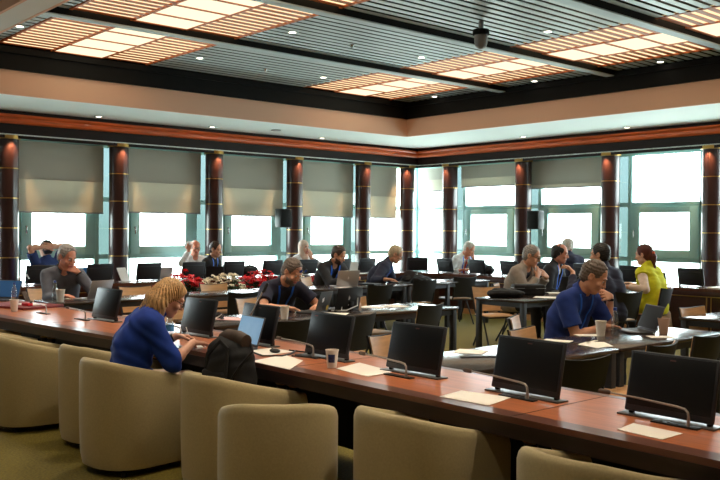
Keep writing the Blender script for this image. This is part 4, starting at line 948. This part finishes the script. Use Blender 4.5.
def person(label, loc, face, lean=12, hunch=16, pitch=18, hyaw=0, roll=0, S=1.06, h=.0085, skin='fair', seat=.46,
           RH=None, LH=None, Rd=None, Ld=None, Rn=(0, 0, 1), Ln=(0, 0, 1), Rc=.35, Lc=.35, Rp=(.35, -.6, -.6), Lp=(-.35, -.6, -.6),
           hair='short', haircol='hair_grey', beard=None, top='shirt', topcol='cloth_navy', under=None, sleeve=1., collar=None, pants='cloth_dark', glasses=None, lanyard=None, watch=None, extra=None, HS=1., twist=0, neck=0, female=False, knee=None):
    t = thing('person', label, 'person', (loc[0], loc[1], 0), math.radians(face - 90))
    Rw = rotz(math.radians(face - 90)); L0 = np.array((loc[0], loc[1], 0.))
    toL = lambda p: Rw.T @ (np.array(p, float) - L0); dirL = lambda v: Rw.T @ np.array(v, float)
    dr = lambda a: np.array((0, math.sin(a), math.cos(a)))
    a1, a2 = math.radians(lean), math.radians(lean + hunch)
    sw = .92 if female else 1.
    p0 = np.array((0, 0, seat + .10)); p1 = p0 + .25 * S * dr(a1); p2 = p1 + .235 * S * dr(a2)
    an = math.radians(lean * .7 + hunch * .9 + pitch * .35 + neck); p3 = p2 + .085 * S * dr(an)
    hs = S * HS
    HR = rotz(math.radians(hyaw)) @ rotx(-math.radians(pitch)) @ roty(math.radians(roll))
    hc = p3 + HR @ np.array((0, .022, .085)) * hs
    H = lambda v: hc + HR @ (np.array(v, float) * hs)
    tw = rotz(math.radians(twist))
    fw2 = np.array((0, math.cos(a2), -math.sin(a2)))
    sh = {s: p2 - dr(a2) * .055 * S + tw @ np.array((s * .172 * S * sw, 0, 0)) + fw2 * .012 * S for s in (-1, 1)}
    hip = {s: p0 + np.array((s * .088 * S, 0, -.01)) for s in (-1, 1)}
    kn = {s: np.array((s * .13 * S, .42 * S, seat + .07)) for s in (-1, 1)}
    if knee: kn = {s: np.array((s * .13 * S, knee, seat + .07)) for s in (-1, 1)}
    ank = {s: np.array((s * .13 * S, kn[s][1] + .02, .09)) for s in (-1, 1)}
    default = {1: np.array((.2 * S, .36 * S, seat + .18)), -1: np.array((-.2 * S, .36 * S, seat + .18))}
    W = {1: toL(RH) if RH is not None else default[1], -1: toL(LH) if LH is not None else default[-1]}
    el = {}
    for s, pole in ((1, Rp), (-1, Lp)): el[s], W[s] = ik(sh[s], W[s], .285 * S, .255 * S, pole)
    D = {1: dirL(Rd) if Rd is not None else nrm(W[1] - el[1]), -1: dirL(Ld) if Ld is not None else nrm(W[-1] - el[-1])}
    Nn = {1: dirL(Rn), -1: dirL(Ln)}; cu = {1: Rc, -1: Lc}
    def torso(g, hem=-.13):
        q = []
        for s in (-1, 1):
            q.append(cap(p0 + np.array((s * .075 * S * sw, 0, hem + .12)), p1 + np.array((s * .07 * S * sw, .0, 0)), .105 * S + g, .103 * S + g, .05))
            q.append(cap(p1 + np.array((s * .07 * S * sw, 0, 0)), p2 - dr(a2) * .1 * S + tw @ np.array((s * .085 * S * sw, 0, 0)), .103 * S + g, .095 * S + g, .05))
            q.append(cap(p2 - dr(a2) * .055 * S, sh[s] - (sh[s] - p2) * .12, .062 * S + g, .056 * S + g, .05))
            q.append(cap(p2 + dr(an) * .02, p2 * .35 + sh[s] * .65 + dr(a2) * .018 * S, .05 * S + g, .035 * S + g, .04))
            if female: q.append(ell(p1 + dr(a2) * .09 * S + fw2 * .085 * S + np.array((s * .07 * S, 0, 0)), (.06 * S + g,) * 3, k=.04))
        return q
    # --- body, one continuous surface
    B = torso(0)
    for s in (-1, 1):
        B += [cap(hip[s], kn[s], .086 * S, .058 * S, .03), cap(kn[s], ank[s], .054 * S, .038 * S, .02), cap(ank[s], ank[s] + np.array((s * .02, .15, -.055)), .038 * S, .03 * S, .02)]
        B += [cap(sh[s], el[s], .05 * S, .038 * S, .03), cap(el[s], el[s] + (W[s] - el[s]) * .35, .038 * S, .037 * S, .02), cap(el[s] + (W[s] - el[s]) * .3, W[s], .037 * S, .025 * S, .02)]
        hand(B, W[s], D[s], Nn[s], cu[s], s, S * 1.02)
    B += [cap(p2 - dr(an) * .03, H((0, -.018, -.05)), .056 * S, .052 * S, .03)]
    B += [ell(H((0, -.012, .035)), np.array((.076, .098, .088)) * hs, HR, .02), ell(H((0, .022, -.04)), np.array((.060, .070, .078)) * hs, HR, .03), ell(H((0, .062, -.098)), np.array((.026, .024, .02)) * hs, HR, .03),
          cap(H((-.05, .0, -.07)), H((-.018, .058, -.1)), .016 * hs, .014 * hs, .03), cap(H((.05, .0, -.07)), H((.018, .058, -.1)), .016 * hs, .014 * hs, .03),
          cap(H((-.036, .082, .024)), H((.036, .082, .024)), .011 * hs, .011 * hs, .018)]
    for s in (-1, 1):
        B += [ell(H((s * .031, .098, .002)), np.array((.018, .016, .012)) * hs, HR, .012, 's'), ell(H((s * .031, .078, .002)), np.array((.0135, .0135, .0125)) * hs, HR, .003),
              ell(H((s * .043, .07, -.03)), np.array((.022, .018, .018)) * hs, HR, .02),
              ell(H((s * .079, -.01, -.004)), np.array((.009, .02, .033)) * hs, HR, .008), ell(H((s * .086, -.004, -.002)), np.array((.007, .01, .018)) * hs, HR, .004, 's')]
    B += [cap(H((0, .087, .012)), H((0, .108, -.03)), .009 * hs, .0118 * hs, .012), ell(H((-.012, .096, -.034)), np.array((.009, .011, .008)) * hs, HR, .008), ell(H((.012, .096, -.034)), np.array((.009, .011, .008)) * hs, HR, .008),
          cap(H((-.02, .085, -.062)), H((.02, .085, -.062)), .0075 * hs, .0075 * hs, .008), cap(H((-.017, .083, -.074)), H((.017, .083, -.074)), .008 * hs, .008 * hs, .008), cap(H((-.02, .096, -.068)), H((.02, .096, -.068)), .0028 * hs, .0028 * hs, .003, 's')]
    V, Q = sdf_mesh(B, h)
    C = (V[Q].mean(1) - hc) @ HR / hs
    mi = np.zeros(len(Q), int)
    for s in (-1, 1):
        de = np.linalg.norm(C - np.array((s * .031, .078, .002)), axis=1); mi[(de < .0155) & (C[:, 1] > .083) & (abs(C[:, 2] - .002) < .009)] = 1
        di = np.linalg.norm(C - np.array((s * .031, .092, -.001)), axis=1); mi[di < .0075] = 2
    mi[(abs(C[:, 0]) < .024) & (abs(C[:, 2] + .068) < .0125) & (C[:, 1] > .083)] = 3
    np_obj('body', V, Q, skin_mats(skin), t, mi)
    # --- clothes
    wr = lambda amp: (lambda x, y, z: amp * (np.sin(x * 31 + 5 * np.sin(z * 13 + y * 7)) * np.sin(z * 27 + y * 19) + .6 * np.sin(z * 52 + x * 23 + y * 31)))
    def garment(g, sl, vneck=0, cuff=.01):
        q = torso(g, -.15)
        for s in (-1, 1):
            if sl <= .5:
                e = sh[s] + (el[s] - sh[s]) * (sl * 2); q.append(cap(sh[s], e, .058 * S + g, .056 * S + g + cuff, .03, fb=True))
            else:
                e = el[s] + (W[s] - el[s]) * ((sl - .5) * 2 * .97)
                q += [cap(sh[s], el[s], .058 * S + g, .044 * S + g, .03), cap(el[s], e, .044 * S + g, .030 * S + g + cuff * .5, .02, fb=True)]
            q.append(cap(hip[s], hip[s] + (kn[s] - hip[s]) * .25, .09 * S + g, .085 * S + g, .03))
        q.append(cap(p2 + dr(an) * .0, p2 + dr(an) * .05 * S, .06 * S + g, .058 * S + g, .02))
        nk = p2 + dr(an) * .03 * S
        q.append(cap(p2 + dr(an) * .035 * S + fw2 * .012, p3 + dr(an) * .1 + fw2 * .03, .059 * S, .09 * S, .006, 's'))
        if vneck:
            b = p2 - dr(a2) * vneck * S + fw2 * .16 * S
            q.append(cap(p2 + dr(a2) * .02 + fw2 * .09 * S, b, .055 * S, .012 * S, .008, 's'))
        q.append(pln((0, 0, seat - .02), (0, 0, -1)))
        return q
    hc_ = max(h, .007)
    g0 = .012 if not under else .008
    if under:
        gp = garment(.006, .9, .04); V, Q = sdf_mesh(gp, hc_ + .001, wr(.001)); np_obj('shirt', V, Q, under, t)
    gp = garment({'tee': .011, 'shirt': .013, 'jacket': .020, 'blouse': .022, 'vest': .02}[top], sleeve, {'tee': .0, 'shirt': .06, 'jacket': .3, 'blouse': .03, 'vest': .0}[top], {'tee': .006, 'shirt': .006, 'jacket': .008, 'blouse': .022, 'vest': .01}[top])
    gd = wr({'tee': .0022, 'shirt': .003, 'jacket': .0028, 'blouse': .005, 'vest': .003}[top])
    V, Q = sdf_mesh(gp, hc_, gd); np_obj({'tee': 't_shirt', 'shirt': 'shirt', 'jacket': 'jacket', 'blouse': 'blouse', 'vest': 'safety_vest'}[top], V, Q, topcol, t)
    if collar:
        m = MB(); nk = p2 + dr(an) * .045 * S; ax = nrm(np.cross(dr(an), (1, 0, 0))); rows = []
        for r, up in ((.062, .018), (.066, .02), (.084, -.016), (.08, -.02)):
            rows.append([tuple(nk + (np.array((1, 0, 0)) * math.cos(w) * r * S + np.cross((1, 0, 0), dr(an)) * -math.sin(w) * r * S) + dr(an) * (up - .028 * max(0, math.sin(w))) * S) for w in np.linspace(PI / 2 + .35, PI / 2 + 2 * PI - .35, 25)])
        m.grid(rows); m.build('collar', collar, t, smooth=60)
    P = []
    for s in (-1, 1): P += [cap(hip[s] + np.array((0, -.02, 0)), kn[s], .096 * S, .07 * S, .03), cap(kn[s], ank[s] + np.array((0, 0, .0)), .068 * S, .054 * S, .02, fb=True)]
    P += [cap(hip[-1], hip[1], .1 * S, .1 * S, .03)]
    V, Q = sdf_mesh(P, max(h, .01), wr(.003)); np_obj('trousers', V, Q, pants, t)
    for s in (-1, 1):
        f = ank[s]; V, Q = sdf_mesh([cap(f + np.array((0, -.03, -.03)), f + np.array((s * .02, .17, -.05)), .05, .038, .03), cap(f + np.array((0, 0, .03)), f + np.array((0, 0, -.02)), .05, .05, .02), pln((0, 0, .004), (0, 0, -1))], .01); np_obj('shoe', V, Q, 'shoe', t)
    # --- hair
    G = [ell(H((0, -.014, .04)), np.array((.083, .104, .092)) * hs, HR, .02), ell(H((0, -.05, -.02)), np.array((.068, .058, .075)) * hs, HR, .03)]
    face_cut = [ell(H((0, .1, -.012)), np.array((.084, .086, .118)) * hs, HR, .012, 's')]
    ears = [ell(H((s * .085, .006, -.012)), np.array((.022, .034, .036)) * hs, HR, .006, 's') for s in (-1, 1)]
    amp = .0022
    if hair == 'short': G += face_cut + ears + [pln(H((0, -.05, -.075)), HR @ np.array((0, -.3, -1)), .01)]
    elif hair == 'bald': G += face_cut + ears + [ell(H((0, .03, .1)), np.array((.072, .12, .062)) * hs, HR, .01, 's'), pln(H((0, -.05, -.075)), HR @ np.array((0, -.3, -1)), .01)]
    elif hair == 'bob':
        amp = .0055
        for k in range(9):
            w = math.radians(4 + 172 * k / 8); c, s_ = math.cos(w), -math.sin(w)
            a = H((c * .07, -.012 + s_ * .075, .02)); e = H((c * .094, -.022 + s_ * .086, -.06)); G.append(cap(a, e, .034 * hs, .032 * hs, .03)); G.append(cap(e, e + np.array((c * .03, .07 * s_ - .012, -.1 - .03 * (k % 2))), .032 * hs, .014 * hs, .025))
        G += [ell(H((0, .122, -.035)), np.array((.075, .1, .118)) * hs, HR, .012, 's'), cap(p2 - dr(an) * .02, H((0, -.01, -.06)), .05, .05, .004, 's')]
    elif hair == 'hijab':
        G += [cap(H((0, -.01, -.05)), p2 + fw2 * .03, .08 * hs, .1 * hs, .04), ell(H((0, .12, -.02)), np.array((.062, .085, .095)) * hs, HR, .008, 's')]
    elif hair == 'pony':
        G += face_cut + [cap(H((0, -.09, .02)), H((0, -.115, -.04)), .032 * hs, .036 * hs, .02), cap(H((0, -.115, -.04)), H((.0, -.105, -.2)), .036 * hs, .02 * hs, .02)]
    V, Q = sdf_mesh(G, max(h * .85, .0065), (lambda x, y, z: amp * np.sin((np.arctan2(y - hc[1], x - hc[0])) * 34 + z * 25) * (1 + .5 * np.sin(z * 60))) if hair in ('bob', 'hijab', 'pony') else (lambda x, y, z: .0035 * np.sin(x * 190 + 2 * np.sin(z * 120)) * np.sin(y * 170 + x * 60) + .0025 * np.sin(z * 210 + y * 90)))
    np_obj('headscarf' if hair == 'hijab' else 'hair', V, Q, haircol, t)
    if beard:
        G = [ell(H((0, .024, -.052)), np.array((.0655, .074, .078)) * hs, HR, .02), ell(H((0, .066, -.1)), np.array((.031, .028, .024)) * hs, HR, .02), pln(H((0, 0, -.035)), HR @ np.array((0, .25, 1)), .01), pln(H((0, .0, 0)), HR @ np.array((0, -1, 0)), .01), ell(H((0, .1, -.068)), np.array((.026, .03, .013)) * hs, HR, .006, 's'), ell(H((0, .1, -.03)), np.array((.03, .04, .026)) * hs, HR, .006, 's')]
        V, Q = sdf_mesh(G, max(h * .8, .0065), lambda x, y, z: .001 * np.sin(x * 300) * np.sin(z * 310)); np_obj('beard', V, Q, beard, t)
    else:
        m = MB()
        for s in (-1, 1): m.tube([tuple(H((s * .016, .095, .024))), tuple(H((s * .034, .093, .03))), tuple(H((s * .05, .082, .025)))], [.003 * hs, .0038 * hs, .002 * hs], 6)
        m.build('eyebrows', haircol if hair not in ('hijab',) else 'hair_brown', t)
    if glasses:
        up = .0 if glasses != 'sunglasses_up' else 1
        m = MB()
        HH = (lambda x, y, z: tuple(H((x, y, z)))) if not up else (lambda x, y, z: tuple(H((x, y * .92 + .02, z + .082))))
        for s in (-1, 1):
            m.tube([HH(s * (.034 + .024 * math.cos(w)), .104, -.001 + .018 * math.sin(w)) for w in np.linspace(0, 2 * PI, 17)], .0022 * hs, 6)
            m.tube([HH(s * .058, .102, .004), HH(s * .082, .04, .006), HH(s * .084, -.01, .0)], .002 * hs, 6)
        m.tube([HH(-.011, .106, .002), HH(0, .11, .004), HH(.011, .106, .002)], .002 * hs, 6)
        gl = m.build('sunglasses' if up else 'glasses', 'glasses_black', t)
        if up:
            m = MB()
            for s in (-1, 1): m.add([HH(s * (.034 + .022 * math.cos(w)), .105, -.001 + .017 * math.sin(w)) for w in np.linspace(0, 2 * PI, 16, endpoint=False)], [list(range(16))])
            m.build('lens', 'lens_blue', gl)
    if lanyard:
        m = MB()
        for s in (-1, 1):
            pts = []
            for v in np.linspace(0, 1, 14):
                c0 = p2 + dr(an) * .03 * S - dr(a2) * .36 * S * v + np.array((s * (.066 * (1 - v) ** .8 + .012) * S, 0, 0))
                lo_, hi_ = 0., .4
                ts = np.linspace(.3, -.06, 90); PP = c0[None, :] + ts[:, None] * fw2[None, :]; f = sdf_points([q for q in gp if not (q['op'] == 's' and top == 'jacket')], PP); hit = np.argmax(f < 0) if (f < 0).any() else 60
                pts.append(c0 + fw2 * (ts[hit] + .006))
            rows = [[tuple(p + np.array((-.013, 0, 0))) for p in pts], [tuple(p + fw2 * .002) for p in pts], [tuple(p + np.array((.013, 0, 0))) for p in pts]]
            m.grid(rows)
        m.build('lanyard', lanyard, t)
    if watch:
        s = watch; u = nrm(W[s] - el[s]); c = W[s] - u * .03; m = MB(); m.tube([tuple(c - u * .011), tuple(c + u * .011)], .031 * S + (.012 if sleeve > .6 else 0), 16); wt = m.build('watch', 'black_plastic', t)
    if extra == 'headphones':
        m = MB(); m.tube([tuple(H((.092 * math.cos(w), -.012, .03 + .102 * math.sin(w)))) for w in np.linspace(-.25, PI + .25, 17)], .007, 8); hp = m.build('headphones', 'black_plastic', t)
        for s in (-1, 1):
            m = MB(); m.tube([tuple(H((s * .078, -.012, -.002))), tuple(H((s * .1, -.012, -.002)))], .034, 14); m.build('ear_cup', 'black_plastic', hp)
    if extra == 'hair_tie':
        m = MB(); m.ball(tuple(H((0, -.112, .005))), .034, 12); m.build('hair_tie', 'petal_orange', t)
    if extra == 'pen':
        m = MB(); c = W[-1] + D[-1] * .1; m.tube([tuple(c + np.array((0, .0, -.035))), tuple(c + np.array((.01, -.03, .07)))], .004, 8); m.build('pen', 'white_plastic', t)
    if extra == 'phone':
        m = MB(); c = W[1] + D[1] * .09 + np.array((-.02, .02, .01)); m.box(tuple(c), (.07, .012, .14), Matrix.Rotation(-.9, 3, 'X'), .003); m.build('phone', 'black_plastic', t)
    if extra == 'tie':
        m = MB(); ts = []
        for v in np.linspace(0, 1, 8):
            c0 = p2 + dr(an) * .02 - dr(a2) * .32 * S * v; ts.append(tuple(c0 + fw2 * (.105 + .03 * v) * S))
        m.tube(ts, [.02] + [.016 + .003 * i for i in range(7)], 8, flat=.4); m.build('tie', 'tie_red', t)
    return t

def build_people():
    M['eye_white'] = mat('eye_white', (235, 232, 228), .3); M['iris'] = mat('iris', (40, 30, 25), .2); M['lip'] = mat('lip', (178, 98, 88), .5)
    for n, c in (('hair_blond', (206, 162, 106)), ('hair_grey', (138, 132, 128)), ('hair_white', (205, 198, 188)), ('hair_brown', (62, 42, 32)), ('hair_black', (24, 20, 20)), ('hair_red', (92, 38, 30)), ('hair_salt', (104, 90, 80)), ('hair_sandy', (196, 176, 146))):
        M[n] = mat(n, c, .5, noise=.5, scale=30, stretch=(6, 6, .5))
    for n, c in (('cloth_blue', (14, 56, 150)), ('cloth_royal', (26, 54, 128)), ('cloth_navy', (34, 36, 58)), ('cloth_tee', (34, 56, 112)), ('cloth_grey', (92, 94, 104)), ('cloth_white', (228, 228, 230)), ('cloth_black', (22, 22, 26)), ('cloth_char', (42, 42, 46)), ('cloth_dark', (34, 34, 42)), ('cloth_beige', (158, 146, 136)), ('cloth_suit', (32, 32, 38)), ('cloth_vest', (222, 220, 40)), ('cloth_cream', (224, 200, 184)), ('cloth_khaki', (150, 132, 104)), ('cloth_pale', (206, 188, 170)), ('cloth_denim', (52, 64, 98))):
        M[n] = mat(n, c, .85, noise=.1, scale=18, bump=.1)
    M['shoe'] = mat('shoe_leather', (38, 34, 34), .45); M['glasses_black'] = mat('glasses_black', (22, 22, 24), .3); M['lens_blue'] = mat('lens_blue', (40, 70, 170), .1, .3)
    M['lanyard_blue'] = mat('lanyard_blue', (36, 120, 235), .55, rgb2=(24, 92, 215), scale=30); M['petal_orange'] = mat('hair_tie_orange', (214, 88, 20), .6); M['tie_red'] = mat('tie_red', (168, 40, 44), .5)
    D3 = .0098
    person('woman in loose blue blouse with blond hair, writing at the conference table', (2.655, 5.40), -20, 9, 19, 30, neck=20, hyaw=-6, S=1.0, h=.006, RH=(3.05, 5.22, .815), Rd=(.9, .25, -.12), LH=(3.08, 5.5, .83), Ld=(.85, -.45, -.05), Rn=(0, 0, 1), Ln=(0, .3, 1), Rc=.2, Lc=.6, Rp=(.6, -.5, -.5), Lp=(-.5, -.5, -.6), hair='bob', haircol='hair_blond', top='blouse', topcol='cloth_blue', sleeve=.52, pants='cloth_pale', glasses='yes', watch=-1, extra='pen', female=True)
    person('man in blue polo shirt with blue lanyard, chin in hand at a dark table', (6.44, 4.6), -92, 12, 18, 30, hyaw=26, S=1.12, h=.0065, skin='tan', RH=(6.5, 4.2, .785), Rd=(.95, -.2, -.05), LH=(6.79, 4.34, 1.02), Ld=(-.9, .0, .12), Ln=(.1, -.9, .4), Rn=(0, 0, 1), Rc=.25, Lc=.5, Rp=(.8, -.3, -.6), Lp=(-.7, .3, -1), hair='short', haircol='hair_salt', top='tee', topcol='cloth_royal', sleeve=.36, collar='cloth_royal', lanyard='lanyard_blue', watch=-1, pants='cloth_denim')
    person('bearded man in dark T-shirt with sunglasses on his head and blue lanyard', (5.6, 7.88), -98, 22, 21, 32, hyaw=22, S=1.12, h=.0075, skin='tan', RH=(5.3, 7.2, .79), Rd=(.85, -.4, -.1), LH=(5.72, 7.2, .79), Ld=(-.7, -.55, -.1), Rc=.4, Lc=.4, Rp=(.8, -.3, -.5), Lp=(-.8, -.3, -.5), haircol='hair_salt', beard='hair_salt', top='tee', topcol='cloth_navy', sleeve=.34, glasses='sunglasses_up', lanyard='lanyard_blue')
    person('grey-haired man in grey shirt, hand over mouth behind a silver laptop', (4.36, 10.72), -104, 13, 15, 22, hyaw=28, S=1.13, h=.0085, skin='red', HS=1.08, RH=(4.12, 10.15, .785), Rd=(.7, -.6, 0), LH=(4.43, 10.36, 1.05), Ld=(-.75, .15, .45), Ln=(.1, -.9, .3), Lc=.45, Lp=(-.7, .2, -1), haircol='hair_grey', top='shirt', topcol='cloth_grey', sleeve=.95, collar='cloth_grey', watch=-1)
    person('man in navy T-shirt stretching with both hands behind his head', (5.24, 13.4), 105, 2, 4, -8, S=1.08, h=D3, RH=(5.28, 13.3, 1.31), Rd=(-.9, .1, .1), LH=(5.2, 13.3, 1.3), Ld=(.9, .1, .1), Rn=(0, -1, 0), Ln=(0, -1, 0), Rp=(1, .1, .5), Lp=(-1, .1, .5), haircol='hair_black', top='tee', topcol='cloth_tee', sleeve=.36, knee=.3)
    person('bald man with glasses in white shirt, hand raised beside his head', (8.13, 13.92), -105, 6, 8, 8, S=1.08, h=D3, skin='red', RH=(7.9, 13.68, 1.2), Rd=(.1, .0, 1), Rn=(-.5, -.8, 0), Rp=(.5, -.1, -1), hair='bald', haircol='hair_white', top='shirt', topcol='cloth_white', sleeve=.95, glasses='yes', knee=.25)
    person('dark-haired man in black jacket with blue lanyard at the window desk', (8.06, 13.36), -62, 8, 12, 12, S=1.08, h=D3, skin='tan', haircol='hair_brown', top='tee', topcol='cloth_black', sleeve=.95, lanyard='lanyard_blue', RH=(8.0, 13.0, .79), LH=(8.25, 13.0, .79), knee=.3)
    person('woman in white with pale headscarf, hand at her mouth', (10.2, 13.46), -82, 6, 8, 6, S=1.08, h=D3, hair='hijab', haircol='cloth_cream', top='shirt', topcol='cloth_white', sleeve=.95, LH=(10.32, 13.2, 1.04), Ld=(-.4, 0, 1), Ln=(0, -1, 0), Lp=(-1, 0, -.6), female=True, knee=.3)
    person('bearded man in charcoal blazer with blue lanyard, looking at his phone', (8.82, 10.94), -92, 16, 18, 26, hyaw=24, S=1.11, h=.009, HS=1.06, skin='tan', haircol='hair_brown', beard='hair_brown', top='jacket', topcol='cloth_char', under='cloth_navy', sleeve=.95, lanyard='lanyard_blue', RH=(8.72, 10.3, .83), Rd=(.8, -.4, .1), LH=(8.98, 10.28, .83), Ld=(-.6, -.5, .2), Rc=.6, Lc=.6, extra='phone')
    person('grey-haired man in navy jacket with blue lanyard, leaning over a laptop', (9.82, 10.9), -52, 20, 20, 26, hyaw=8, S=1.15, h=.009, HS=1.04, skin='tan', hair='short', haircol='hair_sandy', top='jacket', topcol='cloth_navy', under='cloth_denim', sleeve=.95, lanyard='lanyard_blue', RH=(9.55, 10.25, .8), Rd=(.6, -.6, 0), LH=(10.25, 10.5, .8), Ld=(.6, -.6, 0), glasses='yes')
    person('white-haired man in white shirt reading near the room corner', (13.28, 12.1), -95, 12, 18, 30, hyaw=25, S=1.16, h=D3, skin='red', hair='short', haircol='hair_white', top='shirt', topcol='cloth_white', sleeve=.95, lanyard='lanyard_blue', RH=(13.0, 11.75, .8), LH=(13.35, 11.72, 1.03), Ld=(-.5, 0, .8), Ln=(0, -1, 0), extra='tie', knee=.3)
    person('grey-haired man with glasses in beige sweater, hand at his chin', (9.95, 7.95), -88, 12, 16, 18, hyaw=20, S=1.14, h=.009, HS=1.05, skin='tan', haircol='hair_grey', top='jacket', topcol='cloth_beige', under='cloth_navy', sleeve=.95, glasses='yes', RH=(10.0, 7.58, .94), Rd=(.5, .1, .75), Rn=(0, -1, .2), LH=(10.28, 7.62, .94), Ld=(-.7, .0, .4), Ln=(.2, -.9, .2), Lp=(-.6, .2, -1), Rp=(.6, .2, -1))
    person('balding man in dark suit wearing headphones and a red tie', (10.72, 7.95), -76, 8, 12, 10, hyaw=14, S=1.12, h=.009, HS=1.05, skin='red', hair='bald', haircol='hair_black', top='jacket', topcol='cloth_suit', under='cloth_white', sleeve=.95, lanyard='lanyard_blue', extra='headphones')
    person('white-haired man in dark jacket seen from behind, facing the windows', (13.3, 9.38), 38, 6, 8, 6, hyaw=25, S=1.2, h=D3, skin='red', hair='bald', haircol='hair_white', top='shirt', topcol='cloth_navy', sleeve=.95)
    person('dark-haired man in navy shirt seen from behind, one hand raised', (9.82, 6.25), 78, 8, 14, 4, hyaw=24, S=1.16, h=.009, HS=1.05, skin='tan', haircol='hair_black', top='shirt', topcol='cloth_navy', sleeve=.9, LH=(9.63, 6.72, 1.06), Ld=(-.3, .5, .7), Lc=.8, Lp=(-.8, 0, -.8), RH=(10.3, 6.7, .8))
    person('woman in yellow safety vest with red ponytail, seen from behind', (11.15, 6.4), 88, 8, 10, 8, hyaw=8, S=1.12, h=.009, HS=1.05, hair='pony', haircol='hair_red', top='vest', topcol='cloth_vest', sleeve=.1, under='cloth_cream', LH=(10.7, 6.62, .84), Ld=(-.6, .6, 0), RH=(11.3, 6.8, .82), extra='hair_tie', female=True)
# ---------------------------------------------------------------- light, camera
def build_light():
    w = bpy.data.worlds.new('sky'); scene.world = w; w.use_nodes = True; nt = w.node_tree
    bg = nt.nodes['Background']; tc = nt.nodes.new('ShaderNodeTexCoord'); sp = nt.nodes.new('ShaderNodeSeparateXYZ'); r = nt.nodes.new('ShaderNodeValToRGB')
    nt.links.new(tc.outputs['Generated'], sp.inputs[0]); nt.links.new(sp.outputs['Z'], r.inputs['Fac']); nt.links.new(r.outputs['Color'], bg.inputs['Color'])
    e = r.color_ramp.elements; e[0].position = 0.; e[0].color = (.62, .72, .68, 1); e[1].position = .06; e[1].color = (.90, .97, 1., 1)
    bg.inputs['Strength'].default_value = 14.
    for rot, loc in (((PI / 2, 0, PI), None), ((PI / 2, 0, PI / 2), None)): pass
    def portal(loc, rot, sx, sy):
        o = lamp('AREA', loc, 1, (1, 1, 1), area=(sx, sy), rot=rot); o.data.cycles.is_portal = True; o.name = 'window_daylight'
    portal((7.75, WIN + .1, 1.85), (-PI / 2, 0, 0), 13.1, 2.4)
    portal((WIN + .1, 8.75, 1.85), (-PI / 2, 0, -PI / 2), 11.1, 2.4)
    # fill spots added in the unseen near coffer, without fixtures, to brighten the foreground
    for x, y in ((1.0, 4.5), (1.0, 7.5), (1.0, 1.5)):
        lamp('SPOT', (x, y, ZC - .05), 55, (1, .84, .64), size=.06, spot=(120, .6))

def build_camera():
    F, YAW, ROLL, HY = 864., math.radians(48.78), math.radians(.42), 229.8
    p = math.atan((240 - HY) / F)
    look = Vector((math.cos(YAW) * math.cos(p), math.sin(YAW) * math.cos(p), -math.sin(p)))
    r0 = Vector((math.sin(YAW), -math.cos(YAW), 0)); u0 = r0.cross(look)
    R = r0 * math.cos(ROLL) + u0 * math.sin(ROLL); U = u0 * math.cos(ROLL) - r0 * math.sin(ROLL)
    cd = bpy.data.cameras.new('camera'); o = bpy.data.objects.new('camera', cd); COL.objects.link(o)
    cd.sensor_width = 36; cd.lens = F / 720 * 36; cd.clip_end = 200
    o.matrix_world = Matrix(((R.x, U.x, -look.x, 0), (R.y, U.y, -look.y, 0), (R.z, U.z, -look.z, 1.6), (0, 0, 0, 1)))
    scene.camera = o

build_materials(); build_materials2()
build_shell(); build_ceiling_grid(); build_columns(); build_windows(); build_ring(); build_furniture(); build_items()
build_people()
build_light(); build_camera()
vs = scene.view_settings; vs.view_transform = 'Standard'; vs.look = 'None'; vs.gamma = 1; vs.use_curve_mapping = False; vs.exposure = .32
scene.cycles.use_denoising = True; scene.cycles.max_bounces = 8; scene.cycles.diffuse_bounces = 4; scene.cycles.transparent_max_bounces = 12; scene.cycles.sample_clamp_indirect = 6.
